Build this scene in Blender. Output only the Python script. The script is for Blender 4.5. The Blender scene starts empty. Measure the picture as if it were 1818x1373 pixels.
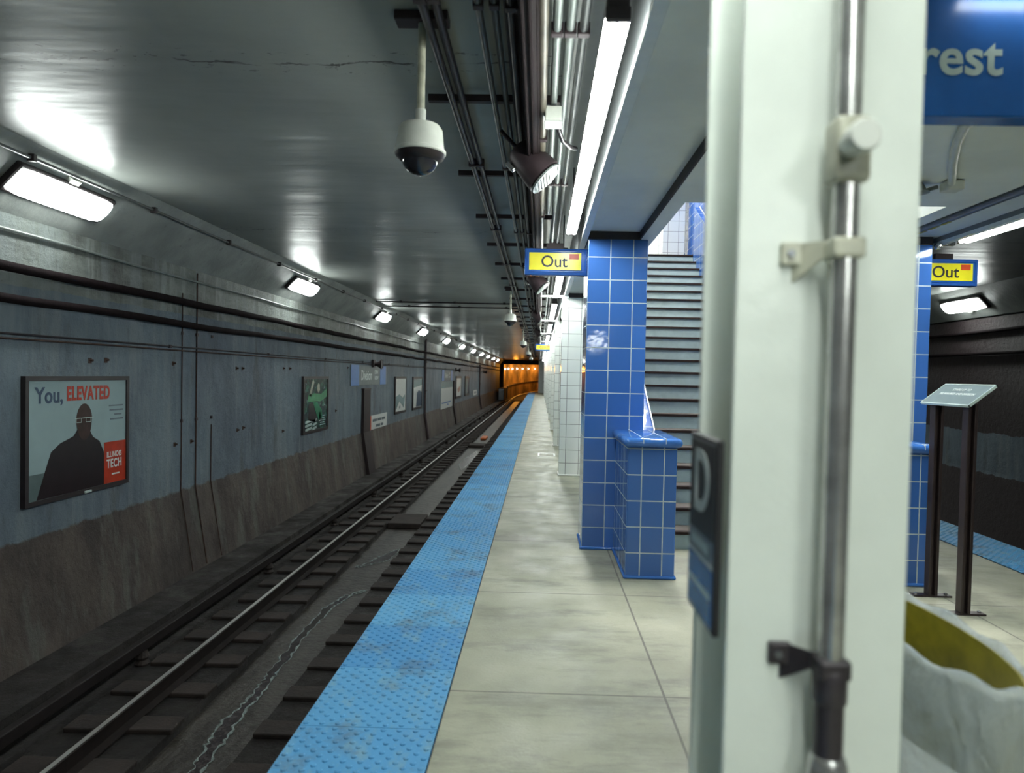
import bpy, bmesh, math, random
from mathutils import Vector, Matrix
random.seed(7)
PI = math.pi
sc = bpy.context.scene
COL = sc.collection

# ------------------------------------------------------------------ camera
F, PPX, PPY, PSI, PIT, ROLL, CH = 1215., 934., 698., .02, .025, .022, 1.56
def view_dir(u, v):
    c, s = math.cos(ROLL), math.sin(ROLL)
    u, v = u * c - v * s, u * s + v * c
    cp, sp = math.cos(-PIT), math.sin(-PIT)
    d = (u, cp - v * sp, sp + v * cp)
    cy, sy = math.cos(PSI), math.sin(PSI)
    return Vector((d[0] * cy - d[1] * sy, d[0] * sy + d[1] * cy, d[2]))
fwd = view_dir(0, 0); rgt = view_dir(1, 0) - fwd; upv = view_dir(0, 1) - fwd
cd = bpy.data.cameras.new('camera'); cam = bpy.data.objects.new('camera', cd); COL.objects.link(cam)
m = Matrix((rgt, upv, -fwd)).transposed().to_4x4(); m.translation = (0, 0, CH)
cam.matrix_world = m
cd.sensor_width = 36; cd.lens = 36 * F / 1818
cd.shift_x = -(PPX - 909) / 1818; cd.shift_y = (PPY - 686.5) / 1818
cd.clip_start = .05; cd.clip_end = 400
cd.dof.use_dof = True; cd.dof.focus_distance = 7.0; cd.dof.aperture_fstop = 2.1
sc.camera = cam

# ------------------------------------------------------------------ world, exposure
w = bpy.data.worlds.new('world'); sc.world = w; w.use_nodes = True
w.node_tree.nodes['Background'].inputs[0].default_value = (.03, .02, .022, 1)
w.node_tree.nodes['Background'].inputs[1].default_value = .05
sc.view_settings.view_transform = 'Standard'; sc.view_settings.look = 'None'
sc.view_settings.gamma = 1; sc.view_settings.exposure = 0.0
sc.view_settings.use_curve_mapping = False
sc.cycles.use_denoising = True
sc.cycles.max_bounces = 7; sc.cycles.diffuse_bounces = 4; sc.cycles.glossy_bounces = 3
sc.cycles.transmission_bounces = 5; sc.cycles.transparent_max_bounces = 8
sc.cycles.sample_clamp_indirect = 6; sc.cycles.caustics_reflective = False; sc.cycles.caustics_refractive = False
E_TUBE, E_WALL, E_UP, E_TUN = 60.0, 32.0, 110.0, 190.0      # lamp strengths

# ------------------------------------------------------------------ materials
def nm(name):
    mt = bpy.data.materials.new(name); mt.use_nodes = True
    nt = mt.node_tree; return mt, nt, nt.nodes['Principled BSDF']
def N(nt, t, **k):
    n = nt.nodes.new(t)
    for a, b in k.items():
        if a.startswith('i_'): n.inputs[int(a[2:])].default_value = b
        else: setattr(n, a, b)
    return n
def L(nt, a, b): nt.links.new(a, b)
def rgba(c): return (c[0], c[1], c[2], 1)
def math_n(nt, op, a, b=None, c=None):
    n = nt.nodes.new('ShaderNodeMath'); n.operation = op
    for i, x in enumerate((a, b, c)):
        if x is None: continue
        if isinstance(x, (int, float)): n.inputs[i].default_value = x
        else: nt.links.new(x, n.inputs[i])
    return n.outputs[0]
def mixc(nt, f, a, b):
    n = nt.nodes.new('ShaderNodeMix'); n.data_type = 'RGBA'
    if isinstance(f, (int, float)): n.inputs[0].default_value = f
    else: nt.links.new(f, n.inputs[0])
    for s, x in ((6, a), (7, b)):
        if isinstance(x, tuple): n.inputs[s].default_value = rgba(x)
        else: nt.links.new(x, n.inputs[s])
    return n.outputs[2]
def coords(nt, kind='Object', scale=(1, 1, 1)):
    tc = nt.nodes.new('ShaderNodeTexCoord'); mp = nt.nodes.new('ShaderNodeMapping')
    mp.inputs['Scale'].default_value = scale
    L(nt, tc.outputs[kind], mp.inputs[0]); return mp.outputs[0]
def noise(nt, sc_=5, det=6, rough=.6, scale=(1, 1, 1), lo=.35, hi=.65, kind='Object'):
    n = nt.nodes.new('ShaderNodeTexNoise'); n.inputs['Scale'].default_value = sc_
    n.inputs['Detail'].default_value = det; n.inputs['Roughness'].default_value = rough
    L(nt, coords(nt, kind, scale), n.inputs['Vector'])
    r = nt.nodes.new('ShaderNodeMapRange'); r.inputs[1].default_value = lo; r.inputs[2].default_value = hi
    L(nt, n.outputs[0], r.inputs[0]); return r.outputs[0]
def bump(nt, b, h, s=.3, d=.01):
    n = nt.nodes.new('ShaderNodeBump'); n.inputs['Strength'].default_value = s; n.inputs['Distance'].default_value = d
    L(nt, h, n.inputs['Height']); L(nt, n.outputs[0], b.inputs['Normal'])
def plain(name, c, rough=.5, metal=0, var=.15, vs=8, spec=.5, bmp=0):
    mt, nt, b = nm(name)
    f = noise(nt, vs, 4, .6)
    d = tuple(x * (1 - var) for x in c); e = tuple(min(1, x * (1 + var)) for x in c)
    L(nt, mixc(nt, f, d, e), b.inputs['Base Color'])
    b.inputs['Roughness'].default_value = rough; b.inputs['Metallic'].default_value = metal
    b.inputs['Specular IOR Level'].default_value = spec
    if bmp: bump(nt, b, noise(nt, vs * 6, 4), bmp, .003)
    return mt
def emis(name, c, s):
    mt, nt, b = nm(name)
    b.inputs['Base Color'].default_value = (.8, .8, .8, 1)
    b.inputs['Emission Color'].default_value = rgba(c); b.inputs['Emission Strength'].default_value = s
    b.inputs['Roughness'].default_value = .3
    return mt
def tile_mat(name, base, grout, pitch, off, gw=.0045, rough=.08, var=.12):
    """glazed tiles laid on local x, y and z grids"""
    mt, nt, b = nm(name)
    tc = nt.nodes.new('ShaderNodeTexCoord'); sp = nt.nodes.new('ShaderNodeSeparateXYZ'); L(nt, tc.outputs['Object'], sp.inputs[0])
    ge = nt.nodes.new('ShaderNodeNewGeometry'); tn = nt.nodes.new('ShaderNodeVectorTransform')
    tn.vector_type = 'NORMAL'; tn.convert_from = 'WORLD'; tn.convert_to = 'OBJECT'
    L(nt, ge.outputs['True Normal'], tn.inputs[0]); sn = nt.nodes.new('ShaderNodeSeparateXYZ'); L(nt, tn.outputs[0], sn.inputs[0])
    lines, cells = [], []
    for i in range(3):
        q = math_n(nt, 'DIVIDE', math_n(nt, 'SUBTRACT', sp.outputs[i], off[i]), pitch[i])
        fr = math_n(nt, 'FRACT', q); d = math_n(nt, 'MINIMUM', fr, math_n(nt, 'SUBTRACT', 1, fr))
        ln = math_n(nt, 'LESS_THAN', math_n(nt, 'MULTIPLY', d, pitch[i]), gw)
        ok = math_n(nt, 'LESS_THAN', math_n(nt, 'ABSOLUTE', sn.outputs[i]), .6)
        lines.append(math_n(nt, 'MULTIPLY', ln, ok))
        cells.append(math_n(nt, 'MULTIPLY', math_n(nt, 'FLOOR', q), (12.99, 78.23, 37.7)[i]))
    g = math_n(nt, 'MAXIMUM', math_n(nt, 'MAXIMUM', lines[0], lines[1]), lines[2])
    h = math_n(nt, 'FRACT', math_n(nt, 'MULTIPLY', math_n(nt, 'SINE', math_n(nt, 'ADD', math_n(nt, 'ADD', cells[0], cells[1]), cells[2])), 43.7))
    lo = tuple(x * (1 - var) for x in base); hi = tuple(min(1, x * (1 + var)) for x in base)
    tc_ = mixc(nt, h, lo, hi)
    gr = mixc(nt, noise(nt, 9, 3), tuple(x * .75 for x in grout), grout)
    L(nt, mixc(nt, g, tc_, gr), b.inputs['Base Color'])
    L(nt, math_n(nt, 'ADD', math_n(nt, 'MULTIPLY', g, .6), rough), b.inputs['Roughness'])
    inv = math_n(nt, 'ADD', math_n(nt, 'MULTIPLY', math_n(nt, 'SUBTRACT', 1, g), 1.0), math_n(nt, 'MULTIPLY', noise(nt, 7, 2), .35))
    bump(nt, b, inv, .35, .004)
    return mt

M = {}
T = .203
M['blue_tile'] = tile_mat('blue_glazed_tile', (.045, .135, .41), (.48, .56, .60), (T, T, T), (0, 0, 0))
M['blue_tile_ped'] = tile_mat('blue_glazed_tile_post', (.045, .135, .41), (.48, .56, .60), (.172, T, T), (-.08, 0, 0))
M['blue_tile_slope'] = tile_mat('blue_glazed_tile_slope', (.03, .11, .40), (.5, .58, .62), (T, T, T), (0, 0, 0))
M['white_tile'] = tile_mat('white_glazed_tile', (.80, .83, .80), (.22, .22, .22), (T, T, T), (.10, .10, 0), gw=.004, var=.05, rough=.15)
M['blue_glaze'] = plain('blue_glaze', (.04, .14, .44), .07, 0, .1)
M['grout'] = plain('pale_grout', (.5, .56, .58), .6)
M['black'] = plain('black_metal', (.020, .014, .015), .45)
M['cable'] = plain('black_cable_dirty', (.010, .006, .007), .9, 0, .3, 20, spec=.1, bmp=.6)
M['dark_pipe'] = plain('dark_conduit', (.038, .032, .036), .38, .3, .35, 5)
M['grey_pipe'] = plain('grey_conduit', (.10, .105, .105), .35, .35, .3, 4)
M['pale_pipe'] = plain('pale_conduit', (.17, .19, .18), .35, .1, .25, 4)
M['maroon'] = plain('dark_maroon_paint', (.020, .011, .012), .6, 0, .3, 3)
M['strut'] = plain('painted_strut', (.045, .030, .034), .5, .2)
M['cream'] = plain('cream_metal', (.62, .64, .58), .3, 0, .08)
M['cream_dirty'] = plain('cream_metal_dirty', (.42, .42, .33), .35, 0, .3, 9)
M['brown_pipe'] = plain('brown_pipe_paint', (.10, .085, .065), .4, 0, .4, 5)
M['chrome'] = plain('worn_steel', (.55, .55, .55), .22, .9)
M['galv'] = plain('galvanised_conduit', (.50, .50, .49), .24, .75, .25, 12)
M['dome'] = plain('smoked_dome', (.02, .02, .025), .04, 0, .05)
M['white_panel'] = plain('white_enamel', (.72, .74, .72), .3, 0, .05)
M['lip'] = plain('white_metal_lip', (.80, .84, .80), .25, 0, .05)
M['col_paint'] = plain('pale_column_paint', (.78, .83, .76), .30, 0, .05, 3, bmp=.25)
M['sign_blue'] = plain('sign_blue', (.012, .10, .36), .25, 0, .06)
M['frame_blue'] = plain('sign_frame_blue', (.03, .11, .40), .2, 0, .08)
M['wallsign_blue'] = plain('wall_sign_blue', (.07, .20, .50), .4, 0, .08)
M['wallsign_grey'] = plain('wall_sign_grey', (.15, .18, .18), .5, 0, .12)
M['sign_yellow'] = plain('sign_yellow', (.82, .74, .03), .25, 0, .03)
M['red'] = plain('red_sticker', (.55, .07, .02), .4, 0, .1)
M['ink'] = plain('ink_black', (.012, .012, .014), .5)
M['white_ink'] = plain('white_ink', (.62, .68, .66), .5, 0, .05)
M['grey_ink'] = plain('grey_ink', (.10, .13, .15), .5)
M['poster_bg'] = plain('poster_grey', (.30, .40, .41), .25, 0, .06, 2)
M['poster_red'] = plain('poster_red', (.42, .035, .012), .35)
M['poster_dark'] = plain('poster_dark', (.018, .011, .013), .3)
M['poster_skin'] = plain('poster_skin', (.045, .022, .018), .3, 0, .3, 12)
M['poster_navy'] = plain('poster_navy', (.04, .07, .12), .3)
M['brown_steel'] = plain('brown_steel', (.040, .028, .028), .35, .4)
M['stone_panel'] = plain('grey_plaque', (.10, .14, .14), .3, 0, .1)
M['stone_edge'] = plain('plaque_edge', (.45, .55, .52), .3)
M['tie'] = plain('old_timber', (.020, .013, .011), .8, 0, .4, 5, bmp=.6)
M['third'] = plain('rusty_rail', (.012, .008, .008), .6, .3, .3, 9)
M['railside'] = plain('rusty_rail_side', (.014, .009, .008), .6, .4, .3, 9)
M['railhead'] = plain('polished_rail_head', (.75, .74, .70), .38, .9, .05)
M['rust'] = plain('rust', (.045, .024, .018), .85, 0, .5, 14, bmp=.5)
M['yellow_bin'] = plain('olive_plastic', (.19, .165, .012), .45, 0, .35, 6)
M['stair_paint'] = plain('stair_riser_paint', (.31, .40, .41), .55, 0, .10, 6)
M['nosing'] = plain('brown_nosing', (.022, .013, .012), .7, 0, .2, spec=.15)
M['tread'] = plain('stair_tread', (.10, .085, .075), .7, 0, .2, 8)
M['reflector'] = plain('fixture_enamel', (.60, .62, .60), .3, 0, .05)
M['orange_wall'] = plain('tunnel_concrete', (.40, .28, .16), .75, 0, .75, .35, bmp=.4)
M['tun_dark'] = plain('tunnel_dark', (.03, .018, .014), .8)
M['mezz_grey'] = plain('mezzanine_paint', (.76, .79, .74), .5)
M['steel_dim'] = plain('dim_steel', (.15, .16, .17), .3, .5)
M['soffit'] = plain('soffit_paint', (.80, .84, .80), .42, 0, .08, 1.2, bmp=.15)
M['fascia'] = plain('fascia_paint', (.16, .17, .175), .5, 0, .15, 2)
M['tube_glow'] = emis('tube_glow', (.93, 1, .95), E_TUBE)
M['wall_glow'] = emis('wall_lamp_glow', (.93, 1, .96), E_WALL)
M['sign_glow'] = emis('sign_lamp_glow', (.95, 1, .98), 14)
M['mezz_glow'] = emis('upper_lamp_glow', (1, 1, .96), E_UP)
M['warm_glow'] = emis('warm_bulb_glow', (1, .82, .6), 9)

def mat_concrete_floor():
    mt, nt, b = nm('platform_concrete')
    c1 = mixc(nt, noise(nt, 1.3, 6, .6, lo=.3, hi=.7), (.26, .26, .20), (.42, .42, .32))
    c2 = mixc(nt, math_n(nt, 'MULTIPLY', noise(nt, 1.5, 7, .75, (.5, 1.6, 1), .50, .66), .8), c1, (.17, .17, .14))
    c3 = mixc(nt, math_n(nt, 'MULTIPLY', noise(nt, 90, 3, .7, lo=.55, hi=.8), .35), c2, (.11, .11, .095))
    tc = nt.nodes.new('ShaderNodeTexCoord'); sp = nt.nodes.new('ShaderNodeSeparateXYZ'); L(nt, tc.outputs['Object'], sp.inputs[0])
    q = math_n(nt, 'DIVIDE', math_n(nt, 'SUBTRACT', sp.outputs[1], 3.33), 1.556)
    fr = math_n(nt, 'FRACT', q); d = math_n(nt, 'MULTIPLY', math_n(nt, 'MINIMUM', fr, math_n(nt, 'SUBTRACT', 1, fr)), 1.556)
    l1 = math_n(nt, 'LESS_THAN', d, .0055)
    l2 = math_n(nt, 'LESS_THAN', math_n(nt, 'ABSOLUTE', math_n(nt, 'SUBTRACT', sp.outputs[0], .645)), .006)
    l3 = math_n(nt, 'LESS_THAN', math_n(nt, 'ABSOLUTE', math_n(nt, 'SUBTRACT', sp.outputs[0], 3.0)), .006)
    g = math_n(nt, 'MAXIMUM', math_n(nt, 'MAXIMUM', l1, l2), l3)
    L(nt, mixc(nt, math_n(nt, 'MULTIPLY', g, .8), c3, (.09, .085, .075)), b.inputs['Base Color'])
    L(nt, math_n(nt, 'ADD', math_n(nt, 'MULTIPLY', noise(nt, 3, 4), .25), .38), b.inputs['Roughness'])
    bump(nt, b, math_n(nt, 'SUBTRACT', noise(nt, 60, 4), g), .12, .004)
    return mt
M['floor'] = mat_concrete_floor()

def mat_tactile():
    mt, nt, b = nm('blue_tactile')
    oi = nt.nodes.new('ShaderNodeObjectInfo')
    c = mixc(nt, oi.outputs['Random'], (.055, .26, .54), (.125, .40, .66))
    c = mixc(nt, noise(nt, 7, 6, .7, (1, .5, 1), .5, .72, 'Object'), c, (.20, .36, .44))
    ge = nt.nodes.new('ShaderNodeNewGeometry'); n = nt.nodes.new('ShaderNodeTexNoise'); n.inputs['Scale'].default_value = 2.3
    n.inputs['Detail'].default_value = 7; n.inputs['Roughness'].default_value = .75; L(nt, ge.outputs['Position'], n.inputs['Vector'])
    r = nt.nodes.new('ShaderNodeMapRange'); r.inputs[1].default_value = .52; r.inputs[2].default_value = .68; L(nt, n.outputs[0], r.inputs[0])
    c = mixc(nt, math_n(nt, 'MULTIPLY', r.outputs[0], .7), c, (.09, .10, .11))
    L(nt, c, b.inputs['Base Color']); b.inputs['Roughness'].default_value = .5
    return mt
M['tactile'] = mat_tactile()

def mat_wall(name, split=True, flip=False):
    mt, nt, b = nm(name)
    tc = nt.nodes.new('ShaderNodeTexCoord'); sp = nt.nodes.new('ShaderNodeSeparateXYZ'); L(nt, tc.outputs['Object'], sp.inputs[0])
    paint = mixc(nt, noise(nt, 1.0, 7, .7, (1, 1, .6), .38, .62), (.085, .115, .155), (.165, .215, .255))
    up = mixc(nt, noise(nt, 1.4, 8, .75, (1, .5, 1.5), .40, .60), (.085, .092, .086), (.21, .235, .215))
    up = mixc(nt, math_n(nt, 'MULTIPLY', noise(nt, 2.6, 7, .7, (1, 1.3, .22), .53, .62), .6), up, (.32, .35, .33))
    paint = mixc(nt, math_n(nt, 'GREATER_THAN', math_n(nt, 'ADD', sp.outputs[2], math_n(nt, 'MULTIPLY', noise(nt, 3, 5), .02)), 2.25), paint, up)
    streak = noise(nt, 3.0, 6, .65, (1, 1.4, .12), .50, .64)
    paint = mixc(nt, math_n(nt, 'MULTIPLY', streak, .45), paint, (.25, .29, .30))
    dk = noise(nt, 2.2, 7, .7, (1, 1, .25), .54, .66)
    paint = mixc(nt, math_n(nt, 'MULTIPLY', dk, .55), paint, (.055, .05, .05))
    pit = noise(nt, 26, 3, .5, (1, 1, 1), .70, .76)
    paint = mixc(nt, math_n(nt, 'MULTIPLY', pit, .7), paint, (.03, .028, .03))
    low = mixc(nt, noise(nt, 1.6, 8, .75, (1, 1, .5), .40, .60), (.026, .016, .015), (.095, .074, .062))
    low = mixc(nt, math_n(nt, 'MULTIPLY', noise(nt, 2.4, 7, .72, (1, 1.2, .3), .52, .62), .6), low, (.13, .135, .12))
    low = mixc(nt, math_n(nt, 'MULTIPLY', noise(nt, 5, 7, .7, (1, 1.5, .3), .54, .64), .6), low, (.03, .022, .018))
    wob = math_n(nt, 'MULTIPLY', noise(nt, 4, 5), .05)
    z = math_n(nt, 'ADD', sp.outputs[2], wob)
    if not flip:
        f = nt.nodes.new('ShaderNodeMapRange'); f.inputs[1].default_value = .03; f.inputs[2].default_value = .055; L(nt, z, f.inputs[0])
        c = mixc(nt, f.outputs[0], low, paint)
    else:
        a = math_n(nt, 'GREATER_THAN', z, .0); b2 = math_n(nt, 'LESS_THAN', z, .74)
        c = mixc(nt, math_n(nt, 'MULTIPLY', a, b2), (.030, .018, .020), paint)  # pale band across the wall, dark brown above and below
    L(nt, c, b.inputs['Base Color']); b.inputs['Roughness'].default_value = .55
    bump(nt, b, noise(nt, 9, 8, .75), .6, .03)
    return mt
M['wall'] = mat_wall('tunnel_wall_paint')
M['wall_r'] = mat_wall('far_tunnel_wall_bands', flip=True)

def mat_ceiling():
    mt, nt, b = nm('glossy_ceiling_paint')
    c = mixc(nt, noise(nt, .8, 5, .6), (.27, .29, .275), (.35, .375, .35))
    c = mixc(nt, math_n(nt, 'MULTIPLY', noise(nt, 1.1, 9, .8, (1.3, .9, 1), .66, .74), .8), c, (.03, .022, .022))
    tc = nt.nodes.new('ShaderNodeTexCoord'); sp = nt.nodes.new('ShaderNodeSeparateXYZ'); L(nt, tc.outputs['Object'], sp.inputs[0])
    yy = math_n(nt, 'ADD', sp.outputs[1], math_n(nt, 'MULTIPLY', noise(nt, 2.5, 5), .10))
    fr = math_n(nt, 'FRACT', math_n(nt, 'DIVIDE', math_n(nt, 'SUBTRACT', yy, 3.95), 4.6))
    seam = math_n(nt, 'LESS_THAN', math_n(nt, 'MULTIPLY', math_n(nt, 'MINIMUM', fr, math_n(nt, 'SUBTRACT', 1, fr)), 4.6), .010)
    c = mixc(nt, math_n(nt, 'MULTIPLY', math_n(nt, 'MULTIPLY', seam, noise(nt, 2.2, 4, .6, (1, .3, 1), .48, .58)), .9), c, (.02, .015, .015))
    spk = math_n(nt, 'LESS_THAN', math_n(nt, 'MULTIPLY', math_n(nt, 'MINIMUM', fr, math_n(nt, 'SUBTRACT', 1, fr)), 4.6), .16)
    c = mixc(nt, math_n(nt, 'MULTIPLY', math_n(nt, 'MULTIPLY', spk, noise(nt, 16, 5, .7, (.6, 1, 1), .60, .66)), .85), c, (.02, .015, .015))
    L(nt, c, b.inputs['Base Color'])
    L(nt, math_n(nt, 'ADD', math_n(nt, 'MULTIPLY', noise(nt, 1.1, 4), .10), .29), b.inputs['Roughness'])
    b.inputs['Specular IOR Level'].default_value = .5
    h = math_n(nt, 'ADD', noise(nt, 1.6, 3, .5, (.3, 1.3, 1), .3, .7), math_n(nt, 'MULTIPLY', noise(nt, 30, 3), .03))
    bump(nt, b, h, .22, .03)
    return mt
M['ceiling'] = mat_ceiling()
def mat_chamfer():
    mt, nt, b = nm('chamfer_paint')
    c = mixc(nt, noise(nt, 2, 6, .6), (.22, .235, .225), (.32, .34, .32))
    c = mixc(nt, math_n(nt, 'MULTIPLY', noise(nt, 6, 6, .7, (1, 1, 1), .62, .75), .6), c, (.04, .03, .03))
    L(nt, c, b.inputs['Base Color']); b.inputs['Roughness'].default_value = .5
    bump(nt, b, noise(nt, 15, 5), .2, .01)
    return mt
M['chamfer'] = mat_chamfer()
def mat_bed():
    mt, nt, b = nm('track_bed_dirt')
    c = mixc(nt, noise(nt, 3, 7, .7), (.007, .005, .005), (.022, .016, .014))
    c = mixc(nt, math_n(nt, 'MULTIPLY', noise(nt, 1.7, 6, .7, (1.6, .35, 1), .58, .78), .5), c, (.07, .062, .055))
    L(nt, c, b.inputs['Base Color'])
    L(nt, math_n(nt, 'ADD', math_n(nt, 'MULTIPLY', noise(nt, 2, 4), .5), .35), b.inputs['Roughness'])
    bump(nt, b, noise(nt, 14, 8, .75), .7, .04)
    return mt
M['bed'] = mat_bed()
def mat_trough():
    mt, nt, b = nm('drain_trough_concrete')
    c = mixc(nt, noise(nt, 2, 7, .7, (2, .3, 1)), (.012, .009, .008), (.060, .052, .044))
    L(nt, c, b.inputs['Base Color']); b.inputs['Roughness'].default_value = .4
    bump(nt, b, noise(nt, 10, 6), .4, .02)
    return mt
M['trough'] = mat_trough()
def mat_water():
    mt, nt, b = nm('dirty_water')
    c = mixc(nt, noise(nt, 12, 6, .7, lo=.45, hi=.7), (.03, .022, .022), (.085, .075, .075))
    L(nt, c, b.inputs['Base Color']); b.inputs['Roughness'].default_value = .12
    bump(nt, b, noise(nt, 14, 4), .15, .01)
    return mt
M['water'] = mat_water()
M['scum'] = plain('pale_scum', (.20, .24, .23), .6, 0, .5, 30)
def mat_plastic():
    mt, nt, b = nm('clear_bag_plastic')
    b.inputs['Base Color'].default_value = (.62, .70, .74, 1); b.inputs['Roughness'].default_value = .18
    tr = nt.nodes.new('ShaderNodeBsdfTransparent'); mx = nt.nodes.new('ShaderNodeMixShader')
    mx.inputs[0].default_value = .5
    out = nt.nodes['Material Output']
    L(nt, tr.outputs[0], mx.inputs[1]); L(nt, b.outputs[0], mx.inputs[2]); L(nt, mx.outputs[0], out.inputs[0])
    bump(nt, b, noise(nt, 6, 5, .6, (1, 1, .5), .3, .7), .8, .03)
    return mt
M['plastic'] = mat_plastic()
def mat_photo():
    mt, nt, b = nm('sports_poster_print')
    c = mixc(nt, noise(nt, 7, 5, .6, (1, 1, 1), .4, .6), (.02, .02, .028), (.045, .12, .09))
    c = mixc(nt, noise(nt, 11, 5, .7, (1, 1, 1.6), .60, .68), c, (.22, .30, .33))
    L(nt, c, b.inputs['Base Color']); b.inputs['Roughness'].default_value = .25
    return mt
M['photo_green'] = mat_photo()

# ------------------------------------------------------------------ mesh helpers
class MB:
    def __init__(s): s.bm = bmesh.new()
    def box(s, x0, x1, y0, y1, z0, z1, bev=0, seg=2):
        t = bmesh.new(); bmesh.ops.create_cube(t, size=1)
        for v in t.verts: v.co = Vector(((x0 + x1) / 2 + v.co.x * (x1 - x0), (y0 + y1) / 2 + v.co.y * (y1 - y0), (z0 + z1) / 2 + v.co.z * (z1 - z0)))
        if bev: bmesh.ops.bevel(t, geom=list(t.edges), offset=bev, segments=seg, profile=.5, affect='EDGES')
        s.add(t); return s
    def add(s, t, mat=None):
        if mat is not None: bmesh.ops.transform(t, matrix=mat, verts=t.verts)
        me = bpy.data.meshes.new('x'); t.to_mesh(me); t.free(); s.bm.from_mesh(me); bpy.data.meshes.remove(me); return s
    def tube(s, pts, r, seg=10, cap=True):
        pts = [Vector(p) for p in pts]; rings = []
        for i, p in enumerate(pts):
            d = (pts[min(i + 1, len(pts) - 1)] - pts[max(i - 1, 0)]).normalized()
            a = Vector((0, 0, 1)) if abs(d.z) < .9 else Vector((1, 0, 0))
            e1 = d.cross(a).normalized(); e2 = d.cross(e1)
            rr = r[i] if isinstance(r, (list, tuple)) else r
            rings.append([s.bm.verts.new(p + (e1 * math.cos(2 * PI * k / seg) + e2 * math.sin(2 * PI * k / seg)) * rr) for k in range(seg)])
        for A, B in zip(rings, rings[1:]):
            for k in range(seg): s.bm.faces.new((A[k], A[(k + 1) % seg], B[(k + 1) % seg], B[k]))
        if cap: s.bm.faces.new(list(reversed(rings[0]))); s.bm.faces.new(rings[-1])
        return s
    def lathe(s, prof, seg=32, c=(0, 0, 0), axis='z'):
        rings = []
        for r, h in prof:
            ring = []
            for k in range(seg):
                a = 2 * PI * k / seg; p = (r * math.cos(a), r * math.sin(a), h)
                if axis == 'y': p = (p[0], p[2], p[1])
                ring.append(s.bm.verts.new((c[0] + p[0], c[1] + p[1], c[2] + p[2])))
            rings.append(ring)
        for A, B in zip(rings, rings[1:]):
            for k in range(seg): s.bm.faces.new((A[k], A[(k + 1) % seg], B[(k + 1) % seg], B[k]))
        for R, rev in ((rings[0], 1), (rings[-1], 0)):
            if (R[0].co - R[seg // 2].co).length > 1e-4: s.bm.faces.new(list(reversed(R)) if rev else R)
        return s
    def poly(s, pts, depth=None):
        """flat polygon, or prism when depth (a vector) is given"""
        A = [s.bm.verts.new(p) for p in pts]
        s.bm.faces.new(A)
        if depth is not None:
            d = Vector(depth); B = [s.bm.verts.new(Vector(p) + d) for p in pts]
            s.bm.faces.new(list(reversed(B)))
            n = len(A)
            for i in range(n): s.bm.faces.new((A[i], B[i], B[(i + 1) % n], A[(i + 1) % n]))
        return s
    def obj(s, name, mat, parent=None, loc=(0, 0, 0), smooth=False, bev=0):
        bmesh.ops.recalc_face_normals(s.bm, faces=s.bm.faces)
        me = bpy.data.meshes.new(name); s.bm.to_mesh(me); s.bm.free()
        me.materials.append(M[mat] if isinstance(mat, str) else mat)
        if smooth:
            for p in me.polygons: p.use_smooth = True
        o = bpy.data.objects.new(name, me); COL.objects.link(o); o.location = loc
        if smooth == 'auto':
            try: me.set_sharp_from_angle(angle=math.radians(40))
            except Exception: pass
        if parent: o.parent = parent
        if bev:
            md = o.modifiers.new('bevel', 'BEVEL'); md.width = bev; md.segments = 2; md.limit_method = 'ANGLE'
        return o
def tag(o, label, cat, group=None, kind=None):
    o['label'] = label; o['category'] = cat
    if group: o['group'] = group
    o['kind'] = kind or 'thing'
    return o
def thing(name, label, cat, loc=(0, 0, 0), rotz=0, group=None, rot=None):
    o = bpy.data.objects.new(name, None); o.empty_display_size = .1; COL.objects.link(o); o.location = loc
    o.rotation_euler = rot or (0, 0, rotz); return tag(o, label, cat, group)
def struct(name, mb, mat, smooth=False):
    o = mb.obj(name, mat, smooth=smooth); o['kind'] = 'structure'; return o
def dup(root, loc, label=None, group=None):
    """copy of a thing with copies of its parts and sub-parts"""
    r = root.copy(); COL.objects.link(r); r.location = loc
    if label: r['label'] = label
    if group: r['group'] = group
    def rec(a, b):
        for ch in list(a.children):
            c = ch.copy(); COL.objects.link(c); c.parent = b; rec(ch, c)
    rec(root, r); return r
def text(name, s, size, mat, parent, loc, sx=1, bold=0, align='LEFT', ext=.001, shear=0, rot=(PI / 2, 0, 0), space=1):
    cu = bpy.data.curves.new(name, 'FONT'); cu.body = s; cu.size = size; cu.extrude = ext; cu.offset = bold
    cu.align_x = align; cu.align_y = 'BOTTOM_BASELINE'; cu.shear = shear; cu.space_character = space; cu.resolution_u = 4
    cu.materials.append(M[mat])
    tmp = bpy.data.objects.new(name, cu); COL.objects.link(tmp)
    bpy.context.view_layer.update()
    me = bpy.data.meshes.new_from_object(tmp.evaluated_get(bpy.context.evaluated_depsgraph_get()))
    bpy.data.objects.remove(tmp)
    if not me.materials: me.materials.append(M[mat])
    me.transform(Matrix.Diagonal((sx, 1, 1, 1)))
    o = bpy.data.objects.new(name, me); COL.objects.link(o); o.location = loc; o.rotation_euler = rot
    o.parent = parent; return o
def rect(name, x0, x1, z0, z1, y, mat, parent, th=.002):
    return MB().box(x0, x1, y - th, y, z0, z1).obj(name, mat, parent)

# ================================================================== SETTING
Y0, Y1 = -7.0, 64.0        # platform ends
XL, XR = -1.025, 4.66      # platform edges
mb = MB().box(XL + .617, XR - .577, Y0, Y1, -.16, 0)
struct('floor', mb, 'floor')
mb = MB().box(XL + .01, XL + .617, Y0, Y1, -.16, -.022).box(XR - .577, XR - .01, Y0, Y1, -.16, -.022)
mb.box(XL + .40, XL + .7, Y0, Y1, -1.28, -.16).box(XR - .7, XR - .40, Y0, Y1, -1.28, -.16)
struct('platform_base', mb, 'trough')
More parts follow.
